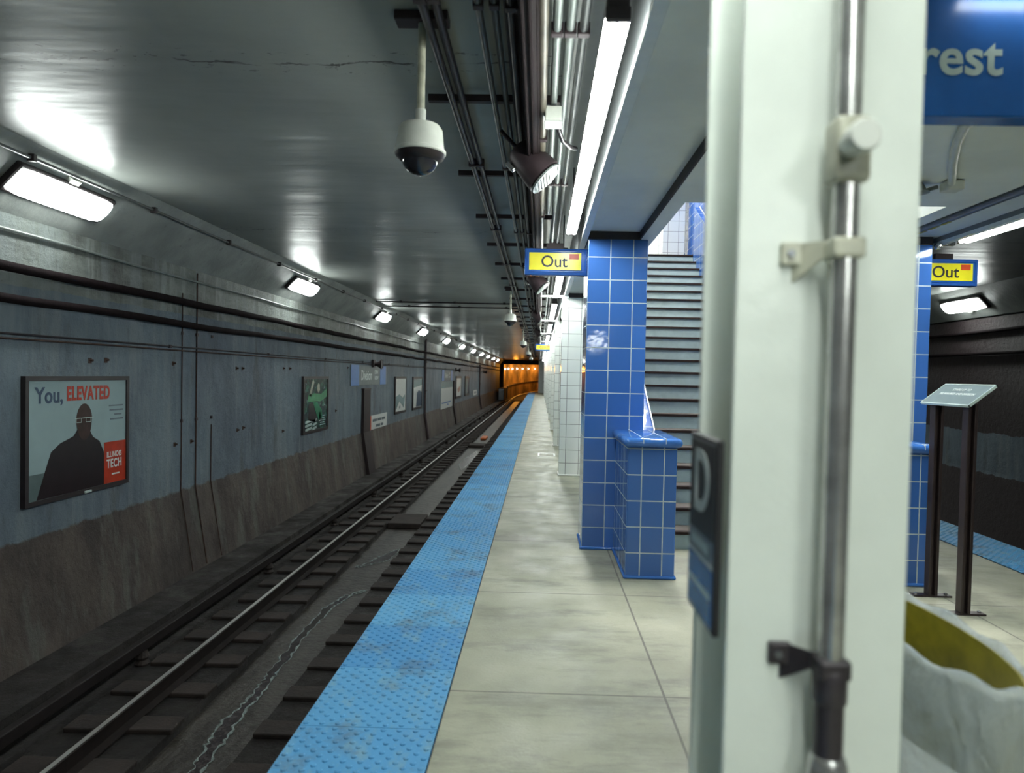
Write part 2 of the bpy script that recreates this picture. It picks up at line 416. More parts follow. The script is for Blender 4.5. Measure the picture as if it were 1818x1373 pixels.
# track beds: side strips and sunken centre trough
mb = MB().box(-4.6, -2.82, Y0, 78, -1.6, -1.28).box(-2.16, XL + .40, Y0, 78, -1.6, -1.28)
struct('track_bed', mb, 'bed')
struct('drain_trough', MB().box(-2.82, -2.16, Y0, 78, -1.6, -1.36), 'trough')
struct('far_track_bed', MB().box(XR - .42, 8.0, Y0, 78, -1.6, -1.28), 'bed')
# left wall with battered foot, bench in front
mb = MB().poly([(-4.5, Y0, 2.83), (-4.5, Y0, .03), (-4.34, Y0, -1.05), (-4.34, Y0, -1.3), (-4.9, Y0, -1.3), (-4.9, Y0, 2.83)], (0, 78 - Y0, 0))
struct('wall_left', mb, 'wall')
struct('bench_walkway', MB().box(-4.34, -3.86, Y0, 78, -1.28, -1.03), 'bed')
mb = MB().poly([(8.1, Y0, 2.80), (8.1, Y0, .03), (7.94, Y0, -1.3), (8.5, Y0, -1.3), (8.5, Y0, 2.80)], (0, 78 - Y0, 0))
struct('wall_right', mb, 'wall_r')
# chamfers
def chamfer(s, xw, name):
    mb = MB().poly([(xw, Y0, 2.83), (xw + s * .49, Y0, 3.31), (xw + s * .49, Y0, 3.5), (xw - s * .3, Y0, 3.5), (xw - s * .3, Y0, 2.83)], (0, 78 - Y0, 0))
    struct(name, mb, 'chamfer')
chamfer(1, -4.5, 'trim_1'); chamfer(-1, 8.1, 'trim_2')
struct('ceiling', MB().box(-4.01, .40, Y0, 78, 3.31, 3.5), 'ceiling')
struct('ceiling_right', MB().box(3.50, 7.61, Y0, 78, 3.31, 3.5), 'ceiling')
# platform soffit with stair opening x 1.0..2.77, y 4.9..12.4
mb = MB().box(.41, .875, Y0, 65, 2.87, 3.5).box(.875, 2.95, Y0, 4.85, 2.80, 3.5).box(2.95, 3.50, Y0, 65, 2.87, 3.5).box(.80, 2.95, 12.7, 65, 2.87, 3.5)
struct('soffit', mb, 'soffit')
struct('fascia_left', MB().box(.365, .41, Y0, 65, 2.83, 3.31), 'fascia')
struct('fascia_right', MB().box(3.50, 3.54, Y0, 65, 2.83, 3.31), 'fascia')
struct('trim_3', MB().box(.345, .40, Y0, 65, 2.80, 2.83), 'lip')
struct('trim_4', MB().box(3.50, 3.555, Y0, 65, 2.80, 2.83), 'lip')
# beam around the stair opening
mb = MB().box(.875, .99, 4.85, 12.7, 2.80, 3.9).box(2.80, 2.95, 4.85, 12.7, 2.80, 3.9)
struct('stairwell_beam', mb, 'soffit')
struct('soffit_shade_strip', MB().box(.862, .875, Y0, 12.7, 2.803, 2.87), 'maroon')  # dark strip colours in the shade on the soffit step
# closing walls
struct('wall_back', MB().box(-4.9, 8.5, Y0 - .2, Y0, -1.5, 3.5), 'wall_r')
struct('wall_end', MB().box(-.15, 8.5, 64.0, 64.2, -1.5, 3.5), 'mezz_grey')
mb = MB().box(-4.9, -.1, 77.8, 78.6, 2.85, 3.6).box(-4.9, -4.15, 77.2, 78.6, -1.3, 3.3)
struct('tunnel_portal', mb, 'tun_dark')
# mezzanine
struct('mezzanine_floor', MB().box(-1.5, 5, 12.45, 17, 3.55, 3.79), 'tread')
struct('mezzanine_wall', MB().box(-1.5, 5, 15.4, 15.6, 3.79, 6.6), 'white_tile')
struct('mezzanine_ceiling', MB().box(-1.5, 5, 3.5, 17, 6.4, 6.6), 'mezz_grey')
struct('mezzanine_wall_left', MB().box(.80, .875, 3.5, 12.45, 3.5, 6.4).box(.8, 3.0, 4.5, 4.7, 3.5, 6.4), 'mezz_grey')

# ------------------------------------------------------------------ stairs
NS, RH, TD, YS = 23, .165, .28, 6.27
st = thing('staircase', 'long grey-blue painted staircase climbing between two blue tiled parapets', 'stairs', (1.9, YS, 0))
mb = MB()
for k in range(NS):
    mb.box(-.83, .82, k * TD, NS * TD, k * RH, (k + 1) * RH - .012) if k < NS - 1 else mb.box(-.83, .82, k * TD, NS * TD - .1, k * RH, (k + 1) * RH - .012)
mb.obj('risers', 'stair_paint', st)
for k in range(NS):
    MB().box(-.83, .82, k * TD - .022, k * TD + TD - .002, (k + 1) * RH - .022, (k + 1) * RH).obj('tread', 'tread', st)
    MB().box(-.83, .82, k * TD - .030, k * TD + .035, (k + 1) * RH - .026, (k + 1) * RH + .003, .004, 1).obj('nosing', 'nosing', st)

# ------------------------------------------------------------------ blue tiled pillars, posts, sloping parapets
def blue_pillar(x0, x1, label):
    t = thing('blue_tiled_pillar', label, 'pillar', (x0, 6.17, 0), 0, 'blue tiled pillars beside the stairs')
    MB().box(0, x1 - x0, 0, .50, .0, 2.80, .008, 2).obj('shaft', 'blue_tile', t)
    MB().box(-.016, x1 - x0 + .01, -.016, .516, 0, .028, .012, 2).obj('base_trim', 'blue_glaze', t)
    MB().box(.0, x1 - x0, .0, .5, 2.80, 2.87).obj('top_shade', 'black', t)  # black block stands in for the shadow above the tiles
    return t
blue_pillar(.405, .94, 'tall blue tiled pillar left of the staircase, under the Out sign')
blue_pillar(2.93, 3.455, 'tall blue tiled pillar right of the staircase, half hidden by the pale steel column')
def blue_post(x0, x1, label):
    t = thing('blue_tiled_post', label, 'post', ((x0 + x1) / 2, 5.30, 0), 0, 'low blue posts at the stair foot')
    w = (x1 - x0) / 2
    MB().box(-w, w, 0, .86, 0, 1.03, .010, 2).obj('shaft', 'blue_tile_ped', t)
    MB().box(-w - .014, w + .014, -.014, .86, 0, .026, .012, 2).obj('base_trim', 'blue_glaze', t)
    MB().box(-w - .035, w + .035, -.05, .86, 1.03, 1.10, .033, 4).obj('cap', 'blue_glaze', t, smooth='auto')
    g = MB()
    for xx in (-.078, .094): g.box(xx - .0025, xx + .0025, -.0507, .86, 1.06, 1.1008)
    g.obj('cap_grout', 'grout', t)
    return t
blue_post(.692, 1.075, 'low blue tiled post with rounded cap at foot of the stair, left side')
blue_post(2.66, 3.03, 'low blue tiled post with rounded cap behind the brown info stand')
def parapet(x0, x1, label, Ln=6.2):
    t = thing('sloping_parapet', label, 'parapet wall', (x0, 6.17, 0), 0, 'sloping parapets of the staircase')
    h0 = .95; sl = RH / TD
    MB().poly([(0, 0, 0), (0, Ln, 0), (0, Ln, h0 + sl * Ln), (0, 0, h0)], (x1 - x0, 0, 0)).obj('wall_body', 'blue_tile', t)
    w = x1 - x0
    MB().poly([(0, -.02, h0), (0, Ln, h0 + sl * Ln + .01), (0, Ln, h0 + sl * Ln + .035), (0, -.02, h0 + .03)], (w, 0, 0)).obj('sloping_cap', 'blue_tile_slope', t)
    MB().poly([(w, -.2, h0 - .07), (w, Ln, h0 + sl * Ln + .04), (w, Ln, h0 + sl * Ln + .055), (w, -.2, h0 - .055)], (.012, 0, 0)).obj('edge_strip', 'white_panel', t)
    return t
parapet(.76, 1.055, 'blue glazed sloping parapet rising behind the left blue pillar, catching a white reflection', 3.05)
parapet(2.69, 2.775, 'blue tiled sloping parapet on the far side of the staircase near its top')
# upper blue wall beyond the stair and handrail
struct('stair_side_wall', MB().box(2.80, 2.95, 9.5, 15.4, 3.9, 6.4), 'blue_tile_slope')
h = thing('handrail', 'white sloping handrail on the blue wall near the top of the stairs', 'handrail', (2.66, 10, 0))
sl = RH / TD
MB().tube([(0, -1.6, 3.0 + .3), (0, 2.4, 3.3 + 4 * sl), (0, 2.9, 3.3 + 4 * sl)], .022, 12).obj('rail', 'white_panel', h, smooth='auto')
for yy in (-1.0, .6, 2.2): MB().tube([(0, yy, 3.3 + (yy + 1.6) * sl - .02), (.06, yy, 3.3 + (yy + 1.6) * sl - .06), (.08, yy, 3.3 + (yy + 1.6) * sl - .05)], .010, 8).obj('bracket', 'white_panel', h)
t = thing('white_tiled_pillar', 'white tiled pillar standing in the bright hall above the stairs', 'pillar', (2.30, 13.3, 3.79))
MB().box(0, .42, 0, .42, 0, 2.6, .006).obj('shaft', 'white_tile', t)
t = thing('wall_switch', 'small dark switch plate on the white wall left of the stair top', 'switch', (2.33, 15.4, 4.05))
MB().box(-.05, .05, -.02, 0, -.06, .06, .004).obj('plate', 'steel_dim', t); MB().box(-.02, .02, -.03, -.02, -.03, .03).obj('toggle', 'black', t)
t = thing('standpipe', 'cream vertical pipe beside a grey recess at the stair top', 'pipe', (2.54, 15.3, 3.79))
MB().tube([(0, 0, 0), (0, 0, 2.6)], .05, 14).obj('pipe_run', 'cream', t, smooth='auto')
MB().lathe([(.05, 0), (.08, 0), (.08, .03), (.05, .03)], 16).obj('floor_flange', 'cream', t)
t = tag(MB().box(2.60, 2.72, 15.36, 15.4, 3.79, 4.9).obj('recess_panel', 'steel_dim'), 'narrow grey metal panel on the white tiled wall above the stairs', 'panel')

# ------------------------------------------------------------------ white columns
def white_column(y, label):
    t = thing('white_tiled_column', label, 'column', (.325, y, 0), 0, 'white tiled columns along the platform')
    MB().box(0, .335, 0, .335, 0, 2.80, .006, 2).obj('shaft', 'white_tile', t)
    MB().box(-.018, .353, -.018, .353, 0, .025, .01, 2).obj('base_trim', 'white_panel', t)
    MB().box(.01, .325, .01, .325, 2.80, 2.87).obj('top_shade', 'strut', t)  # dark block stands in for the shadow between tiles and soffit
    return t
wc = white_column(10.75, 'nearest white tiled column, just left of the tall blue pillar')
names = {1: 'second white tiled column beyond the tall blue pillar', 2: 'third white tiled column beyond the tall blue pillar', 3: 'fourth white tiled column beyond the tall blue pillar'}
for k in range(1, 12):
    dup(wc, (.325, 10.75 + 4.572 * k, 0), names.get(k, 'far white tiled column in the overlapping row near the platform end'))

# ------------------------------------------------------------------ tactile panels
def tactile_mesh():
    mb = MB().box(.002, .608, .002, .608, -.02, 0)
    p = .0354; n = 0
    for i in range(17):
        for j in range(17):
            if (i + j) % 2: continue
            cx, cy = .022 + i * p, .022 + j * p
            if cx > .592 or cy > .592: continue
            mb.lathe([(.013, -.001), (.012, .0030), (.0085, .0055)], 8, (cx, cy, 0))
    return mb
t0 = tactile_mesh().obj('tactile_panel', 'tactile', loc=(XL, Y0, 0))
tag(t0, 'blue raised-dot paving panel in the strip along the track edge', 'tactile paving', 'blue tactile panels along the near platform edge')
k = 1
while Y0 + .61 * k + .61 < Y1 + .3:
    y = 2.346 + .61 * k - 9.15
    o = t0.copy(); COL.objects.link(o); o.location = (XL, y, 0); k += 1
    if y > Y1 - .9: break
t0.location = (XL, 2.346 - 9.15, 0)
tr = t0.copy(); COL.objects.link(tr); tr['label'] = 'blue raised-dot paving panel on the far side of the platform, behind the info stand'
tr['group'] = 'blue tactile panels along the far platform edge'; tr.location = (XR - .608, 3.6, 0)
for k in range(1, 12):
    o = tr.copy(); COL.objects.link(o); o.location = (XR - .608, 3.6 + .61 * k, 0)
# floor hatch
t = thing('floor_hatch', 'small square floor hatch with a pale rim near the third column', 'hatch', (.16, 13.55, 0))
MB().box(-.14, .14, -.22, .22, 0, .004).obj('lid', 'floor', t)
mb = MB().box(-.17, -.14, -.25, .25, 0, .006).box(.14, .17, -.25, .25, 0, .006).box(-.14, .14, .22, .25, 0, .006).box(-.14, .14, -.25, -.22, 0, .006)
mb.obj('rim', 'white_panel', t)

# ------------------------------------------------------------------ steel column with conduit
t = thing('steel_column', 'pale painted steel H column in the foreground', 'column', (.460, 1.12, 0))
MB().box(-.145, .145, 0, .014, 0, 2.80, .004, 2).obj('front_flange', 'col_paint', t)
MB().box(-.150, .145, .205, .219, 0, 2.80, .004, 2).obj('rear_flange', 'col_paint', t)
MB().box(-.006, .006, .014, .205, 0, 2.80).obj('web', 'col_paint', t)
t = thing('riser_conduit', 'galvanised conduit running up the face of the pale steel column', 'conduit', (.462, 1.12, 0))
MB().tube([(0, -.055, 0.0), (0, -.055, .985)], .021, 18).obj('lower_pipe', 'galv', t, smooth='auto')
MB().tube([(0, -.055, 1.05), (0, -.055, 1.90)], .0195, 18).obj('middle_pipe', 'galv', t, smooth='auto')
MB().tube([(0, -.055, 1.94), (0, -.055, 2.80)], .0185, 18).obj('upper_pipe', 'galv', t, smooth='auto')
MB().lathe([(.024, 0), (.026, .004), (.026, .05), (.024, .054)], 20, (0, -.055, 1.062)).obj('coupling', 'dark_pipe', t, smooth='auto')
MB().lathe([(.019, 0), (.0225, .002), (.0225, .12), (.019, .122)], 20, (0, -.055, .955)).obj('nipple', 'dark_pipe', t, smooth='auto')
MB().lathe([(.024, 0), (.031, .008), (.031, .035), (.027, .05), (.024, .055)], 20, (0, -.055, .925)).obj('union_nut', 'galv', t, smooth='auto')
MB().box(-.027, .027, -.082, -.028, 1.862, 1.962, .010, 3).obj('fitting_body', 'cream_dirty', t, smooth='auto')
mb = MB(); mb.lathe([(.0, -.050), (.021, -.050), (.0235, -.047), (.0235, -.030), (.019, -.0), (0, 0)], 24, (-.006, -.080, 1.915), 'y')
mb.obj('round_cover', 'cream', t, smooth='auto')
for zz in (1.765, 1.118):
    mb = MB().box(-.080, -.045, -.012, 0, zz - .018, zz + .018, .003).poly([(-.06, 0, zz - .045), (-.06, 0, zz + .016), (-.02, -.045, zz + .016), (-.02, -.045, zz - .005)], (.004, 0, 0))
    mb.box(-.025, .025, -.078, -.03, zz - .016, zz + .016, .006)
    o = mb.obj('pipe_clamp', 'cream_dirty' if zz > 1.5 else 'dark_pipe', t)
    MB().lathe([(0, -.006), (.006, -.006), (.006, 0)], 8, (-.066, -.012, zz), 'y').obj('bolt', 'steel_dim', o)
t = thing('letter_sign', 'dark sign with a large letter D on the side of the pale steel column', 'sign', (.308, 1.125, 1.295), -PI / 2)
MB().box(-.205, -.01, -.012, 0, -.165, .165, .003).obj('plate', 'ink', t)
rect('border', -.198, -.016, -.158, .158, -.0121, 'steel_dim', t, .0006)
rect('upper_panel', -.193, -.021, -.010, .153, -.0127, 'ink', t, .0008)
rect('lower_panel', -.193, -.021, -.153, -.058, -.0127, 'sign_blue', t, .0008)
rect('white_rule', -.193, -.021, -.056, -.050, -.0127, 'white_ink', t, .0008)
text('lettering', 'D', .155, 'white_ink', t, (-.165, -.0142, .030), sx=1.0, bold=.003, ext=.0004)
rect('small_print', -.175, -.05, -.038, -.022, -.0136, 'stone_edge', t, .0005); rect('small_print', -.18, -.03, -.112, -.100, -.0136, 'stone_edge', t, .0005)

# ------------------------------------------------------------------ fluorescents over the platform edge
def tube_lamp(x, y0, y1, label, group, z=2.80):
    t = thing('fluorescent_light', label, 'ceiling light', (x, y0, z), 0, group); Ln = y1 - y0
    MB().box(-.042, .042, 0, Ln, .055, .11, .008).obj('housing', 'dark_pipe', t)
    n = max(1, round(Ln / 1.22)); d = Ln / n
    for i in range(n):
        for s in (-1, 1):
            MB().tube([(s * .026, i * d + .02, .03), (s * .026, (i + 1) * d - .02, .03)], .019, 12).obj('tube', 'tube_glow', t, smooth='auto')
    for yy in (0, Ln):
        MB().box(-.045, .045, yy - .012, yy + .012, .012, .06, .004).obj('end_cap', 'dark_pipe', t)
    for yy in (.3, Ln - .3):
        MB().tube([(0, yy, .11), (0, yy, .51)], .008, 8).obj('hanger_rod', 'pale_pipe', t)
    return t
G1 = 'double-tube fluorescent lights above the near platform edge'
tube_lamp(.246, 2.44, 6.08, 'long bright double-tube fluorescent light overhead, nearest in view', G1)
tube_lamp(.246, -1.9, 1.75, 'double-tube fluorescent light overhead just before the pale steel column', G1)
a = tube_lamp(.225, 7.2, 10.86, 'fluorescent light whose near end hides behind the large Out sign', G1)
dup(a, (.225, 11.9, 2.80), 'fluorescent light above the nearest white tiled column', G1)
for k in range(2, 11): dup(a, (.225, 11.9 + 4.6 * (k - 1), 2.80), 'distant fluorescent light in the row above the white columns', G1)
G2 = 'double-tube fluorescent lights above the far platform edge'
dup(a, (1.15, -4.1, 2.29), 'unseen fluorescent light added under the low soffit over the middle of the platform', 'added fluorescent lights under the middle soffit')  # unseen lamp behind the camera, added to brighten the steel column
b = dup(a, (3.66, 2.42, 2.785), 'fluorescent light over the far platform edge, above the yellow Out sign at right', G2)
# unseen lamps for the hall and the stairs
G3 = 'ceiling lights of the hall above the stairs'
def mezz_lamp(x, y):
    t = thing('unseen_hall_light', 'unseen flat ceiling light for the bright hall and stairs', 'ceiling light', (x, y, 6.4), 0, G3)
    MB().box(-.3, .3, -.6, .6, -.06, 0, .01).obj('frame', 'reflector', t)
    MB().box(-.27, .27, -.57, .57, -.075, -.06).obj('diffuser', 'mezz_glow', t)
for x, y in ((1.5, 13.6), (1.55, 9.0), (1.9, 6.2)): mezz_lamp(x, y)  # those over the flight added to brighten risers and mirror in the parapet cap

# ------------------------------------------------------------------ wall lights on the chamfers
def wall_lamp(y, x=-4.25, z=3.078, sgn=1, label='', group='white wall lights on the slope above the track'):
    t = thing('wall_light', label, 'wall light', (x, y, z), 0, group, rot=(0, math.radians(135) * sgn, 0))
    MB().box(-.145, .145, -.61, .61, 0, .06, .02, 2).obj('housing', 'black', t)
    mb = MB(); prof = []
    for i in range(9):
        a = PI * i / 8; prof.append((-.128 * math.cos(a), .055 + .075 * math.sin(a) ** .8))
    n = 13; rings = []
    for j in range(n):
        v = -1 + 2 * j / (n - 1); yy = .56 * v; sq = (1 - abs(v) ** 8) ** .35 if abs(v) < 1 else 0
        sq = max(sq, .55)
        rings.append([mb.bm.verts.new((px * (.75 + .25 * sq), yy, .055 + (pz - .055) * sq)) for px, pz in prof])
    for A, B in zip(rings, rings[1:]):
        for i in range(8): mb.bm.faces.new((A[i], A[i + 1], B[i + 1], B[i]))
    mb.bm.faces.new(rings[0]); mb.bm.faces.new(rings[-1])
    mb.obj('lens', 'wall_glow', t, smooth='auto')
    MB().box(-.19, -.14, -.06, .06, 0, .05, .005).obj('junction_box', 'cream', t)
    return t
wl = wall_lamp(5.95, label='large bright wall light nearest the camera, above the university poster')
lab = {1: 'second wall light above the track, left of the green sports poster', 2: 'third wall light, above the station name sign', 3: 'fourth wall light above the track'}
for k in range(1, 11): dup(wl, (-4.25, 5.95 + 6.13 * k, 3.078), lab.get(k, 'small distant wall light in the row above the track'))
wr = wall_lamp(12.9, 7.85, 3.078, -1, 'wall light across the far track, at the right edge below the tube light', 'wall lights across the far track')
for k in (1, 2): dup(wr, (7.85, 12.9 + 6.15 * k, 3.078), 'wall light across the far track, hidden beyond the right blue pillar')

# ------------------------------------------------------------------ cables and conduits on the left wall
def run(name, label, cat, x, z, y0, y1, r, mat, group, wob=0, step=1.5, seg=10, clamp=None, cm='strut', cs=.03):
    t = thing(name, label, cat, (x, y0, z), 0, group)
    n = max(2, int((y1 - y0) / step)); pts = []
    for i in range(n + 1):
        yy = (y1 - y0) * i / n
        pts.append((random.uniform(-wob, wob) * .5, yy, random.uniform(-wob, wob)))
    MB().tube(pts, r, seg).obj('run', mat, t, smooth='auto')
    if clamp:
        y = clamp[0] - y0
        mesh = None
        c = 0
        while y < y1 - y0 - .1 and c < 40:
            if mesh is None:
                o = MB().box(-cs, cs, -.02, .02, -cs, cs, .004).obj('clamp', cm, t, (0, y, 0)); mesh = o.data
            else:
                o = bpy.data.objects.new('clamp', mesh); COL.objects.link(o); o.parent = t; o.location = (0, y, 0)
            y += clamp[1]; c += 1
    return t
GW = 'cables and conduits along the track wall'
run('power_cable', 'upper thick black cable along the track wall', 'cable', -4.44, 2.385, Y0, 77.2, .043, 'cable', GW, .012, .8)
run('power_cable', 'lower thick black cable along the track wall', 'cable', -4.44, 2.11, Y0, 77.2, .040, 'cable', GW, .012, .8)
run('thin_conduit', 'upper of two thin dark conduits above the posters', 'conduit', -4.485, 1.822, Y0, 60, .010, 'dark_pipe', GW, .004, 2, 8, (5.2, 3.0), 'strut', .018)
run('thin_conduit', 'lower of two thin dark conduits above the posters', 'conduit', -4.485, 1.782, Y0, 60, .009, 'rust', GW, .004, 2, 8)
run('wall_conduit', 'grey wavy conduit just below the slope of the wall', 'conduit', -4.475, 2.69, Y0, 26.3, .014, 'pale_pipe', GW, .012, 1.1, 8)
run('chamfer_conduit', 'grey conduit with clamps at the top of the slope above the wall lights', 'conduit', -4.075, 3.205, Y0, 77, .014, 'grey_pipe', GW, .003, 2, 8, (5.4, 1.72), 'black', .03)
for y, r, m_, z1, lb in ((8.50, .007, 'rust', 2.5, 'thin rusty pipe running down the wall, left of a pair'), (8.86, .009, 'rust', 2.8, 'rusty pipe running down the wall, right of a pair'),
                     (9.28, .007, 'rust', 2.1, 'short rusty pipe at the foot of the wall past the rusty pair'), (26.5, .045, 'strut', 2.95, 'dark vertical pipe down the wall beyond the pale poster'),
                     (50.5, .05, 'strut', 2.3, 'distant dark vertical pipe far down the wall')):
    t = thing('down_pipe', lb, 'pipe', (-4.5 + r, y, 0), 0, 'vertical pipes on the track wall')
    z0 = -.05 if y != 9.28 else -.1
    pts = [(0, 0, z1), (0, 0, .03), (.165, 0, -1.0)]
    if y == 9.28: pts = [(0, 0, .8), (0, 0, .03), (.165, 0, -1.0)]
    MB().tube(pts, r, 8).obj('pipe_run', m_, t, smooth='auto')
    for zz in (.9, 2.0):
        if zz < z1: MB().box(-.01, r * 1.6, -r * 2.4, r * 2.4, zz - .02, zz + .02).obj('strap', 'strut', t)
# dark cable ducts with a bent foot
for y0, y1, zt, lb in ((17.2, 17.85, 1.12, 'wide dark cable duct under the station name sign'), (35.3, 35.75, 1.2, 'dark cable duct beside the white map panel')):
    mb = MB().poly([(0, 0, zt), (0, 0, .03), (.16, 0, -1.03), (.24, 0, -1.03), (.07, 0, .03), (.07, 0, zt)], (0, y1 - y0, 0))
    t = thing('cable_duct', lb, 'cable duct', (-4.5, y0, 0), 0, 'dark cable ducts on the track wall'); mb.obj('duct_body', 'maroon', t)
    MB().box(0, .08, -.02, y1 - y0 + .02, zt, zt + .03).obj('duct_lid', 'strut', t)
ab = thing('anchor_bolt', 'rusty anchor bolt stub left in the painted wall', 'bolt', (-4.5, 6.75, 1.62), 0, 'rusty anchor bolts in the painted wall')
MB().tube([(0, 0, 0), (.035, 0, 0)], .012, 8).obj('stub', 'rust', ab); MB().box(0, .006, -.022, .022, -.03, .022).obj('washer', 'rust', ab)
for y, z in ((7.0, 1.63), (8.3, 1.62), (10.05, 1.58), (10.25, 1.58), (11.9, 1.60), (12.2, 1.60), (10.1, .66), (10.3, .68), (8.35, .62), (8.75, .62), (11.9, .50), (15.0, .70), (15.9, 1.66)):
    dup(ab, (-4.5, y, z))
# wall speakers on the thin conduit
GS = 'dark horn speakers on the track wall'
def wspeak(y, lb):
    t = thing('wall_speaker', lb, 'speaker', (-4.48, y, 1.80), 0, GS)
    MB().box(0, .06, -.10, .10, -.10, .10, .01).obj('bracket', 'black', t)
    mb = MB(); c = [(.06, .05), (.12, .05), (.22, .12), (.24, .13)]
    rings = []
    for x, r in c: rings.append([mb.bm.verts.new((x, r * math.cos(2 * PI * k / 16), r * math.sin(2 * PI * k / 16) - .02)) for k in range(16)])
    for A, B in zip(rings, rings[1:]):
        for k in range(16): mb.bm.faces.new((A[k], A[(k + 1) % 16], B[(k + 1) % 16], B[k]))
    mb.bm.faces.new(rings[0])
    mb.obj('horn', 'maroon', t, smooth='auto')
    MB().box(.24, .25, -.11, .11, -.13, .09, .02).obj('grille', 'black', t)
    MB().box(.05, .08, .10, .15, -.05, .05, .01).obj('bright_clip', 'chrome', t)
    return t
a = wspeak(18.2, 'dark wall speaker hanging above the station name sign')
dup(a, (-4.48, 36.2, 1.80), 'distant dark wall speaker above the white map panel')
dup(a, (-4.48, 54.0, 1.80), 'farthest dark wall speaker near the tunnel mouth')

# ------------------------------------------------------------------ posters and signs on the left wall (local x runs down the track)
def board(name, label, cat, y0, y1, z0, z1, group=None, frame=.035, face='white_panel', fm='black', depth=.045):
    t = thing(name, label, cat, (-4.5, (y0 + y1) / 2, (z0 + z1) / 2), PI / 2, group); w, h = (y1 - y0) / 2, (z1 - z0) / 2
    if frame:
        mb = MB().box(-w, -w + frame, -depth, 0, -h, h).box(w - frame, w, -depth, 0, -h, h).box(-w + frame, w - frame, -depth, 0, h - frame, h).box(-w + frame, w - frame, -depth, 0, -h, -h + frame)
        mb.obj('frame', fm, t)
    f = MB().box(-w + frame, w - frame, -depth + .015, -.002, -h + frame, h - frame).obj('print', face, t)
    return t, w, h, -depth + .015
# 1. university poster
t, w, h_, yf = board('poster', 'large framed poster reading You, ELEVATED with a dark figure in glasses', 'poster', 5.84, 7.34, .305, 1.462, 'framed posters on the track wall', .042, 'poster_bg')
text('lettering', 'You,', .205, 'poster_navy', t, (-.62, yf - .002, .335), sx=.93, bold=.0035)
text('lettering', 'ELEVATED', .185, 'poster_red', t, (-.215, yf - .002, .350), sx=.715, bold=.0065, space=1.08)
rect('shirt_backdrop_patch', -w + .042, -.50, -h_ + .042, -.30, yf - .001, 'stone_panel', t, .001)
head = [(.035 + .118 * math.cos(a) * (1 if math.sin(a) > 0 else .92), .135 + (.175 if math.sin(a) > 0 else .185) * math.sin(a)) for a in [2 * PI * k / 28 for k in range(28)]]
body = [(-.60, -.535), (-.50, -.30), (-.42, -.12), (-.30, -.05), (-.12, .0), (-.06, .06), (-.055, .12), (.115, .12), (.12, .04), (.17, -.03), (.27, -.08), (.34, -.20), (.37, -.40), (.39, -.535)]
MB().poly([(x, yf - .002, z) for x, z in body], (0, -.001, 0)).obj('figure_clothing', 'poster_dark', t)
MB().poly([(x, yf - .0035, z) for x, z in head], (0, -.001, 0)).obj('figure_head', 'poster_skin', t)
mb = MB().box(-.10, .17, yf - .006, yf - .005, .165, .172).box(-.085, -.01, yf - .006, yf - .005, .125, .131).box(.055, .13, yf - .006, yf - .005, .125, .131)
mb.box(-.085, -.080, yf - .006, yf - .005, .125, .172).box(-.015, -.01, yf - .006, yf - .005, .125, .172).box(.055, .06, yf - .006, yf - .005, .125, .172).box(.125, .13, yf - .006, yf - .005, .125, .172)
mb.obj('figure_glasses', 'stone_edge', t)
rect('red_panel', .345, w - .042, -.535, -.105, yf - .003, 'poster_red', t, .001)
text('lettering', 'ILLINOIS', .080, 'white_ink', t, (.385, yf - .005, -.265), sx=.76, bold=.0015, space=1.08)
text('lettering', 'TECH', .125, 'white_ink', t, (.385, yf - .005, -.375), sx=.76, bold=.003, space=1.08)
rect('small_print', .47, .60, -.455, -.440, yf - .005, 'white_ink', t, .0006)
for i, (a_, b_) in enumerate(((.42, .66), (.43, .66), (.51, .63), (.44, .66))): rect('small_print', a_, b_, .265 - i * .047, .280 - i * .047, yf - .002, 'grey_ink', t, .001)
MB().box(.02, .12, -.058, -.045, -.575, -.552, .003).obj('frame_clip', 'stone_edge', t)
# 2. green sports poster
t, w, h_, yf = board('poster', 'framed dark green sports poster with a player raising an arm', 'poster', 12.83, 14.36, .345, 1.458, 'framed posters on the track wall', .055, 'photo_green')
limb = lambda pts, nme, m_: MB().poly([(x, yf - .002, z) for x, z in pts], (0, -.001, 0)).obj(nme, m_, t)
limb([(-.42, .18), (-.26, .44), (-.18, .50), (-.13, .44), (-.24, .30), (-.30, .14)], 'raised_arm', 'cream_dirty')
limb([(.12, .42), (.20, .40), (.22, .28), (.14, .22), (.05, .28), (.06, .38)], 'player_head', 'cream_dirty')
limb([(-.50, .06), (-.46, .20), (-.10, .22), (.30, .20), (.68, .30), (.68, .14), (.30, .05), (.05, .06)], 'green_sleeve', plain('poster_green', (.10, .32, .16), .3))
limb([(-.20, .06), (.05, .04), (.35, -.12), (.42, -.28), (.20, -.34), (.02, -.20)], 'green_jersey', plain('poster_jersey', (.02, .20, .10), .3))
limb([(-.42, .02), (-.20, .04), (.02, -.22), (-.05, -.36), (-.45, -.30)], 'dark_crowd', 'poster_dark')
for i in range(3):
    for (a_, b_) in ((-.62, -.25), (-.20, .05)):
        limb([(a_, -.36 - i * .075), (b_, -.33 - i * .075), (b_, -.28 - i * .075), (a_, -.31 - i * .075)], 'headline_block', 'stone_edge')
limb([(.20, -.18), (.28, -.16), (.30, -.34), (.20, -.36)], 'white_emblem', 'white_ink')
for i in range(5): rect('small_print', .25, .60 - .05 * (i % 2), -.26 - i * .045, -.24 - i * .045, yf - .002, 'poster_bg', t, .001)
